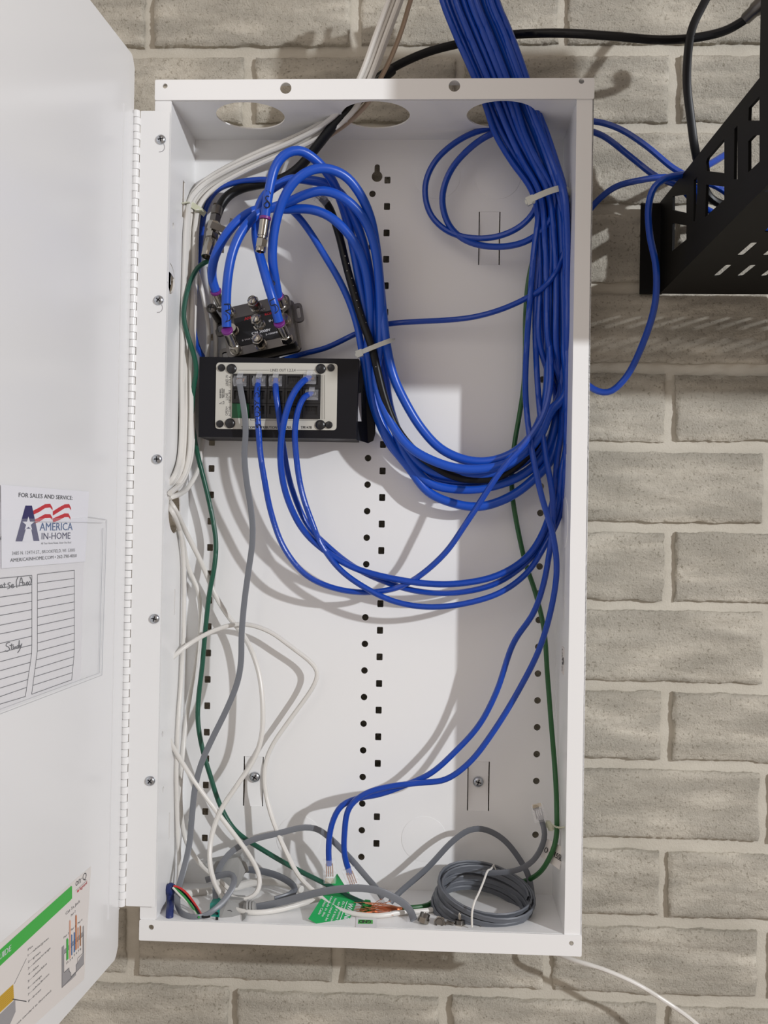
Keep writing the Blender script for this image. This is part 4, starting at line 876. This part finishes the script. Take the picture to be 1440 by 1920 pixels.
text(mb, 'CM 3008V', loc(-7, -8.2, .6), loc(11, -8.2, .6), ry_*2.7, .015); text(mb, '8 WAY', loc(-17, -12.5, .6), loc(-7, -12.5, .6), ry_*1.8); text(mb, '5-1000MHz', loc(6, -12, .6), loc(20, -12, .6), ry_*1.8, .01); mb.put('white_lettering', PAPER, lbl)

# ================================================================== BLACK TELECOM MODULE
MY = 47.0
md = thing('telecom_module', 'black telephone distribution module with a cream face plate and rows of jacks', 'telecom module', P(520, 822, D))
def mp(u, v, y=MY): return P(u, v, y)
TL, TR, BR, BL = mp(374, 669), mp(673, 673), mp(667, 823), mp(372, 819)
def slab(mb, Q, th):
    Q = [Vector(a) for a in Q]; n = len(Q); B2 = [a + EY*th for a in Q]
    return mb.add(Q + B2, [tuple(range(n)), tuple(range(2*n-1, n-1, -1))] + [(i, i+n, (i+1) % n+n, (i+1) % n) for i in range(n)])
mb = MB(); slab(mb, [TL, TR, BR, BL], 1.6); mb.put('front_cover', MODB, md)
mb = MB()
for (a, b) in ((TL, TR), (BR, BL)):
    s = Vector((0, 0, -1.4 if a is TL else 1.4)); a_ = a + EY*.8; b_ = b + EY*.8; mb.add([a_, b_, b_ + EY*42, a_ + EY*42, a_+s, b_+s, b_+s+EY*42, a_+s+EY*42], [(0, 1, 2, 3), (4, 7, 6, 5), (0, 4, 5, 1), (1, 5, 6, 2), (2, 6, 7, 3), (3, 7, 4, 0)])
mb.put('cover_side', MODB, md)
mb = MB()
for (a, b) in ((TL, BL), (TR, BR)):
    s = EX*(1.4 if a is TL else -1.4); mb.add([a+EY*.8, b+EY*.8, b + EY*42, a + EY*42, a+s+EY*.8, b+s+EY*.8, b+s+EY*42, a+s+EY*42], [(0, 1, 2, 3), (4, 7, 6, 5), (0, 4, 5, 1), (1, 5, 6, 2), (2, 6, 7, 3), (3, 7, 4, 0)])
mb.put('cover_end', MODB, md)
# right-hand foot
ft = [mp(668, 674, 58), mp(684, 697, 70), mp(702, 700, 76), mp(704, 812, 76), mp(700, 826, 76), mp(690, 831, 76), mp(668, 824, 66)]
mb = MB(); slab(mb, ft, 2.0); foot = mb.put('mounting_foot', MODB, md)
mb = MB(); slab(mb, [mp(672, 738, 60), mp(677, 736, 62), mp(678, 790, 62), mp(671, 790, 60)], .5); mb.put('foot_slot', GREI, foot)
a = mp(406, 680); b = mp(631, 807); ja = mp(436.5, 701); jb = mp(600.5, 786)
V, Fc = curve_mesh([rrect(a.x, b.x, b.z, a.z, 3, 3), rect(ja.x, jb.x, jb.z, ja.z)], 1.0); fp = mesh('face_plate', [Vector((v.x, MY-.6+v.z, v.y)) for v in V], Fc, PLATE, md)
mb = MB(); mb.bx(ja.x-1, jb.x+1, MY-.3, MY+.05, jb.z-1, ja.z+1); mb.put('jack_backing', MODP, md)
mb = MB(); w5 = (jb.x-ja.x)/5; mb.bx(ja.x, ja.x+w5*.98, MY-1.2, MY-.35, jb.z, jb.z+(ja.z-jb.z)/3)
mb.put('circuit_board', PCB, md)
cw = (jb.x-ja.x)/5; chh = (ja.z-jb.z)/3; j0 = None
for r in range(3):
    for c in range(5):
        if r == 2 and c == 0: continue
        cx_ = ja.x+cw*(c+.5); cz_ = ja.z-chh*(r+.5)
        if j0 is None:
            V, Fc = curve_mesh([rect(-cw/2+.25, cw/2-.25, -chh/2+.2, chh/2-.2), rect(-cw*.36, cw*.36, -chh*.22, chh*.34)], 3.2)
            V2 = [Vector((cx_+v.x, MY-1.4+v.z, cz_+v.y)) for v in V]; n = len(V2)
            mb = MB(); mb.add(V2, Fc); mb.bx(cx_-cw*.18, cx_+cw*.18, MY-2.6, MY-2.0, cz_-chh*.40, cz_-chh*.27)
            mb.bx(cx_-cw*.36, cx_+cw*.36, MY-.2, MY, cz_-chh*.22, cz_+chh*.34)
            for k in range(6): xk = cx_ + (k-2.5)*cw*.1; mb.bx(xk-.2, xk+.2, MY-1.2, MY-.2, cz_+chh*.05, cz_+chh*.30)
            j0 = mb.put('jack', MODP, md); jc = WL[j0] - Vector((cx_, 0, cz_))
        else: again(j0, Vector((cx_, 0, cz_)) + jc, md)
mb = MB(); mb.bx(ja.x, jb.x, MY-3.1, MY-2.9, 0, 0.01)
for (u, v, r) in ((435, 692, 4.6), (602, 692, 4.6), (432, 794, 4.6), (601, 797, 4.6), (416, 690, 3.4), (621, 690, 3.4), (413, 795, 3.4), (617, 797, 3.4)):
    q = mp(u, v); mb = MB(); mb.lathe((q.x, MY-1.0, q.z), (0, -1, 0), [(0, r), (1.2, r), (2.1, r*.82), (2.5, r*.4), (2.55, .05)], 20); mb.put('push_rivet', MODP, md, True)
YT = MY-1.25; mb = MB()
def mt(s, u0, v0, u1, v1, h, bold=0.0, vert=False):
    A = P(u0, v0, YT); B = P(u1, v1, YT); H = abs((P(u0, v0-h, YT) - A).z); d = (B-A).normalized(); upv = Vector((-d.z, 0, d.x)); text(mb, s, A, B, upv*H, bold)
mt('LINES OUT 1,2,3,4', 507, 696.5, 554, 696.5, 5, .01)
mt('TELECOM DISTRIBUTION MODULE, 4X8   TM1478', 452, 804, 584, 804, 5.2, .012)
mt('LINES IN', 427.5, 723, 427.5, 703, 4.4, .01); mt('1,2,3,4', 433, 722, 433, 706, 4.2, .01); mt('LINE', 427.5, 750, 427.5, 737, 4.4, .01); mt('SEIZURE', 433, 755, 433, 731, 4.4, .01)
mt('OPEN=', 427, 779, 427, 762, 4.4, .01); mt('ACTIVE', 433, 781, 433, 762, 4.4, .01); mt('WARNING:', 414.5, 747, 414.5, 729, 3, .03); mt('REFER SERVICE', 418, 746, 418, 728, 2.4, .02); mt('PERSONNEL', 421, 745, 421, 729, 2.2, .02)
for a, b in (((447, 694), (505, 694)), ((556, 694), (592, 694)), ((470, 785.5), (470, 788)), ((470, 788), (597, 788)), ((604, 703), (604, 786)), ((608, 703), (608, 786)), ((411, 757), (420, 752)), ((411, 757), (420, 757.5)), ((420, 757.5), (420, 752))): strip(mb, P(*a, YT), P(*b, YT), .28, EY, .1)
mb.put('printed_lettering', INKG, fp)

# ================================================================== BOTTOM OF THE BOX
ZB = -HH
# coil of grey flat cable lying on the bottom plate
cc = P(906, 1689, 43); n_ = Vector((.16, -.36, .92)).normalized(); cx1 = Vector((1, 0, -.20)); cx1 = (cx1 - n_*cx1.dot(n_)).normalized(); cy1 = n_.cross(cx1)
coil = thing('cable_coil', 'oval coil of slate grey flat cable tied up in the lower right corner', 'cable coil', cc - n_*16)
pth = []; turns = 15; random.seed(11)
ring_r = [(k % 3, k // 3) for k in range(turns)]
for k in range(turns):
    rr, ll = ring_r[k]; r2, l2 = ring_r[min(k+1, turns-1)]
    jr = random.uniform(-1.0, 1.0); jz = random.uniform(-1.0, 1.0); ph = random.uniform(0, 6)
    for i in range(28):
        a = 2*math.pi*i/28; f = i/28; R = 3.0*(rr*(1-f) + r2*f); h = 6.2*((ll*(1-f) + l2*f) - 2)
        wob = 1.1*math.sin(a*2+ph) + jr
        pth.append(cc + cx1*((39.0+R+wob)*math.cos(a)) + cy1*((29.0+R+wob)*math.sin(a)) - n_*(h + jz + 1.0*math.sin(a+ph)))
V = []; Fc = []
for i, p in enumerate(pth):
    tg = (pth[min(i+1, len(pth)-1)] - pth[max(i-1, 0)]).normalized(); s = tg.cross(n_).normalized(); w, h = 2.75, 1.05
    for (a, b) in ((w-.8, h), (0, h*.8), (-(w-.8), h), (-w, 0), (-(w-.8), -h), (0, -h*.8), (w-.8, -h), (w, 0)): V.append(p + n_*a + s*b)
for i in range(len(pth)-1):
    for k in range(8): k2 = (k+1) % 8; Fc.append((8*i+k, 8*i+k2, 8*i+8+k2, 8*i+8+k))
mesh('coiled_cable', V, Fc, GREYC2, coil, True)
mb = MB(); mb.tube(px([(926, 1622, 66), (920, 1630, 52), (914, 1633, 40), (907, 1652, 28), (897, 1676, 14), (889, 1693, 5), (885, 1712, 2), (885, 1738, 3)]), .95, 7, 2)
mb.tube(px([(926, 1622, 66), (930, 1632, 62)]), .5, 6, 2); mb.put('wire_twist', WCAB, coil, True)
# paper tag
tg = thing('paper_tag', 'folded paper tag printed 015SL behind the green wire at the lower right', 'tag', P(1035, 1600, 56))
mb = MB(); A = [P(1018, 1569, 50), P(1032, 1576, 44), P(1023, 1612, 44), P(1004, 1602, 50)]; slab(mb, A, .4)
A = [P0(1032, 1576, 44), P0(1058, 1590, 30), P0(1049, 1631, 32), P0(1023, 1612, 44)]; slab(mb, A, .4); mb.put('tag_sheet', CREAM, tg)
mb = MB(); upv = P(1030, 1580, 56) - P(1026, 1592, 56); text(mb, 'O', P0(1019, 1597, 45), P0(1025, 1600, 43), upv*.8, .02); text(mb, '-015SL', P0(1030, 1602, 40), P0(1052, 1615, 30), upv*.8, .02); mb.put('printed_lettering', INK, tg)
# green warning tag
wtg = thing('warning_tag', 'green warning tag with white lettering lying in the bottom of the box', 'tag', P(625, 1700, 34))
def yt(v): return min(74, max(1.5, 1 + (1738 - v)*1.0))
ta, tb, tcn = P0(632, 1638, 64), P0(668, 1695, 35), P0(578, 1723, 6); tn = (tb-ta).cross(tcn-ta).normalized()
if tn.y > 0: tn = -tn
def pt_(u, v, o=0.0):
    d = ray(u, v); return CAM + d*((ta + tn*o - CAM).dot(tn)/d.dot(tn))
pts = [ta, tb, pt_(649, 1738), pt_(600, 1736), tcn]
mb = MB(); slab(mb, pts, .5); mb.put('tag_sheet', TAGG, wtg)
d_ = None
def gt(mb, s, u0, v0, u1, v1, h, bold=0.0):
    def yy(u, v): return yt(v) - 2.0
    A = pt_(u0, v0, .5); B = pt_(u1, v1, .5); d = (B-A).normalized(); u_ = tn.cross(d).normalized()
    if u_.x < 0: u_ = -u_
    text(mb, s, A, B, u_*h, bold)
mb = MB(); gt(mb, 'WARNING', 654, 1692, 640, 1736, 4.6, .02); gt(mb, 'Do not remove this', 643, 1690, 627, 1732, 2.2, .01); gt(mb, 'wire, if it become', 635, 1690, 617, 1733, 2.2, .01)
gt(mb, 'loose, need to be', 628, 1684, 609, 1726, 2.2, .01); gt(mb, 'remade in the', 621, 1680, 603, 1718, 2.2, .01); gt(mb, 'Inter Cable', 608, 1690, 596, 1714, 2.2, .01)
strip(mb, pt_(651, 1690, .5), pt_(634, 1734, .5), .5, tn, .1); mb.put('printed_lettering', PAPER, wtg)
# green ground screw
gs = thing('ground_screw', 'green hex ground screw clamping the frayed copper at the bottom of the box', 'screw', P(688, 1700, 30))
q = P(688, 1698, 32); ax = Vector((-.1, -.35, .9)); mb = MB(); mb.lathe(q - ax*4, ax, [(0, 5.5), (3.2, 5.5), (3.6, 4.6), (7, 4.6), (7.5, 4.0)], 6); mb.put('hex_head', GSCREW, gs)
mb = MB(); mb.lathe(q - ax*6.5, ax, [(0, 7.5), (1.6, 7.5), (2.4, 6.5)], 18); mb.put('washer', GSCREW, gs, True); mb = MB(); mb.box(q + ax.normalized()*3.6, EX*3.6, Vector((0, .5, .2)), ax*.4); mb.put('slot', INK, gs)
# GND mark
def pb(u, v, z=.4): return PZ(u, v, ZB+z)
gm = thing('ground_mark', 'small white label with a green GND mark on the bottom plate', 'label', pb(686, 1728))
mb = MB(); A = [pb(668, 1712), pb(706, 1713), pb(706, 1740), pb(667, 1738)]; mb.add([a - EZ*.2 for a in A] + A, [(3, 2, 1, 0), (4, 5, 6, 7), (0, 1, 5, 4), (1, 2, 6, 5), (2, 3, 7, 6), (3, 0, 4, 7)]); mb.put('label_sheet', PAPER2, gm)
mb = MB(); poly_flat(mb, [pb(672, 1724, .5), pb(699, 1725, .5), pb(699, 1732, .5), pb(671, 1732, .5)]); mb.put('green_field', GRNI, gm)
mb = MB(); text(mb, 'GND', pb(696, 1725.5, .6), pb(674, 1725, .6), (pb(685, 1731, .6) - pb(685, 1725.5, .6)), .02); mb.put('printed_lettering', INK, gm)
# loose grey adapter (back) and grey moulded plug with teal end (front)
ad = thing('line_adapter', 'grey plastic line adapter leaning at the back of the bottom left corner', 'adapter', P(425, 1640, 60))
mb = MB(); A = [P(384, 1619, 58), P(449, 1607, 58), P(460, 1634, 54), P(446, 1664, 50), P(432, 1667, 50), P(408, 1656, 54)]; slab(mb, A, 14); mb.put('adapter_body', GREYA, ad)
mb = MB(); A = [P(449, 1612, 60), P(464, 1618, 60), P(466, 1634, 58), P(455, 1640, 58)]; slab(mb, A, 8); mb.put('jack_end', GREYA, ad)
mpg = thing('moulded_plug', 'grey moulded plug with a teal end at the lower left of the box', 'plug', P(430, 1735, 20))
mb = MB(); A = [P(411, 1692, 26), P(428, 1686, 28), P(455, 1688, 28), P(461, 1700, 28), P(460, 1722, 16), P(440, 1738, 12), P(411, 1732, 14)]; slab(mb, A, 12); bd = mb.put('plug_body', GREYA, mpg)
mb = MB(); q = P0(430, 1713, 17)
mb.tube([q + Vector((3.2*math.cos(k*.7), -.2, 3.2*math.sin(k*.7))) for k in range(10)], .35, 5, 1.5); mb.tube([q + Vector((2*math.cos(k*.9), -.2, 2*math.sin(k*.9))) for k in range(6)], .3, 5, 1.5); mb.put('stamped_mark', INKG, bd, True)
for k in range(3):
    mb = MB(); q = P(464 + 5.2*k, 1703, 24); mb.lathe(q, (1, 0, .15), [(0, 6.6-.5*k), (.3, 7.2-.5*k), (1.5, 7.2-.5*k), (1.8, 6.6-.5*k)], 14); mb.put('strain_relief_rib', GREYA, mpg, True)
mb = MB(); mb.lathe(P(459, 1703, 24), (1, 0, .15), [(0, 5), (10, 4)], 12); mb.put('strain_relief', GREYA, mpg, True)
mb = MB(); A = [P(394, 1694, 24), P(411, 1691, 24), P(411, 1734, 14), P(392, 1734, 14)]; slab(mb, A, 12); te = mb.put('teal_end', TEAL, mpg)
mb = MB()
for k in range(3): slab(mb, [P(404, 1700+10*k, 20-2*k), P(409, 1700+10*k, 20-2*k), P(409, 1705+10*k, 19-2*k), P(404, 1705+10*k, 19-2*k)], 1)
mb.put('terminal_slot', INK, te)
# four thin conductors and the dark blue sleeve in the corner
gcw = None
for nm, mm, pts in (('red', WIRER, [(326, 1661, 30), (340, 1665, 28), (358, 1684, 24), (370, 1702, 22), (378, 1716, 22)]), ('green', WIREG, [(326, 1664, 30), (338, 1672, 28), (354, 1690, 24), (364, 1706, 22), (373, 1720, 22)]),
                    ('white', WCAB, [(324, 1664, 29), (334, 1675, 27), (348, 1690, 24), (360, 1702, 22), (368, 1716, 22)]), ('black', BLACK, [(326, 1663, 31), (342, 1672, 29), (362, 1694, 26), (372, 1712, 24), (382, 1722, 22), (394, 1718, 22)])):
    cable('conductor_wire', 'thin %s conductor beside the dark blue sleeve in the bottom left corner' % nm, 'wire', pts, .95, mm, None, None, 7)
bs = thing('taped_stub', 'dark blue taped cable stub standing in the bottom left corner', 'cable stub', P(319, 1735, 30))
mb = MB(); mb.tube(px([(319, 1668, 34), (320, 1690, 33), (318, 1712, 31), (317, 1742, 30)]), 3.4, 12, 2); mb.put('stub_sleeve', NAVY, bs, True)
mb = MB(); q = P(320, 1664, 34); mb.lathe(q - EZ*6, (0, 0, 1), [(0, 3.4), (1.5, 4.6), (5, 5.0), (8, 4.2), (10, 1.5)], 14); mb.put('stub_end', NAVY, bs, True)
# loose coaxial fittings along the front of the bottom plate
for i, (u, v, ax, lab) in enumerate(((795, 1726, (.3, .2, .9), 'standing nickel fitting nearest the clear plug'), (824, 1734, (-.1, -.9, .35), 'nickel fitting facing out, second from the clear plug'), (842, 1743, (0, -.9, .2), 'low nickel fitting between the outward facing one and the pin'),
                                     (862, 1738, (0, .1, 1), 'nickel fitting with an upright centre pin below the coil'), (908, 1744, (0, -.9, .2), 'nickel fitting half hidden under the front of the coil'))):
    v -= 5; t = thing('coax_fitting', lab, 'fitting', P0(u, v+8, 12)); ax = Vector(ax).normalized(); q = P0(u, v, 13); mb = MB(); mb.lathe(q - ax*4, ax, [(0, 5.2), (4.5, 5.2)], 6); mb.put('hex_nut', NICK, t)
    mb = MB(); mb.lathe(q, ax, [(0, 4.4), (4, 4.4), (4.2, 3.4), (2.2, 3.0)], 14); mb.put('barrel', SPLM, t, True)
    if i == 3: mb = MB(); mb.lathe(q, ax, [(0, 1.6), (9, 1.6), (10, 1.0)], 10); mb.put('centre_pin', NICK, t, True)

bpy.data.scenes.remove(TMP)
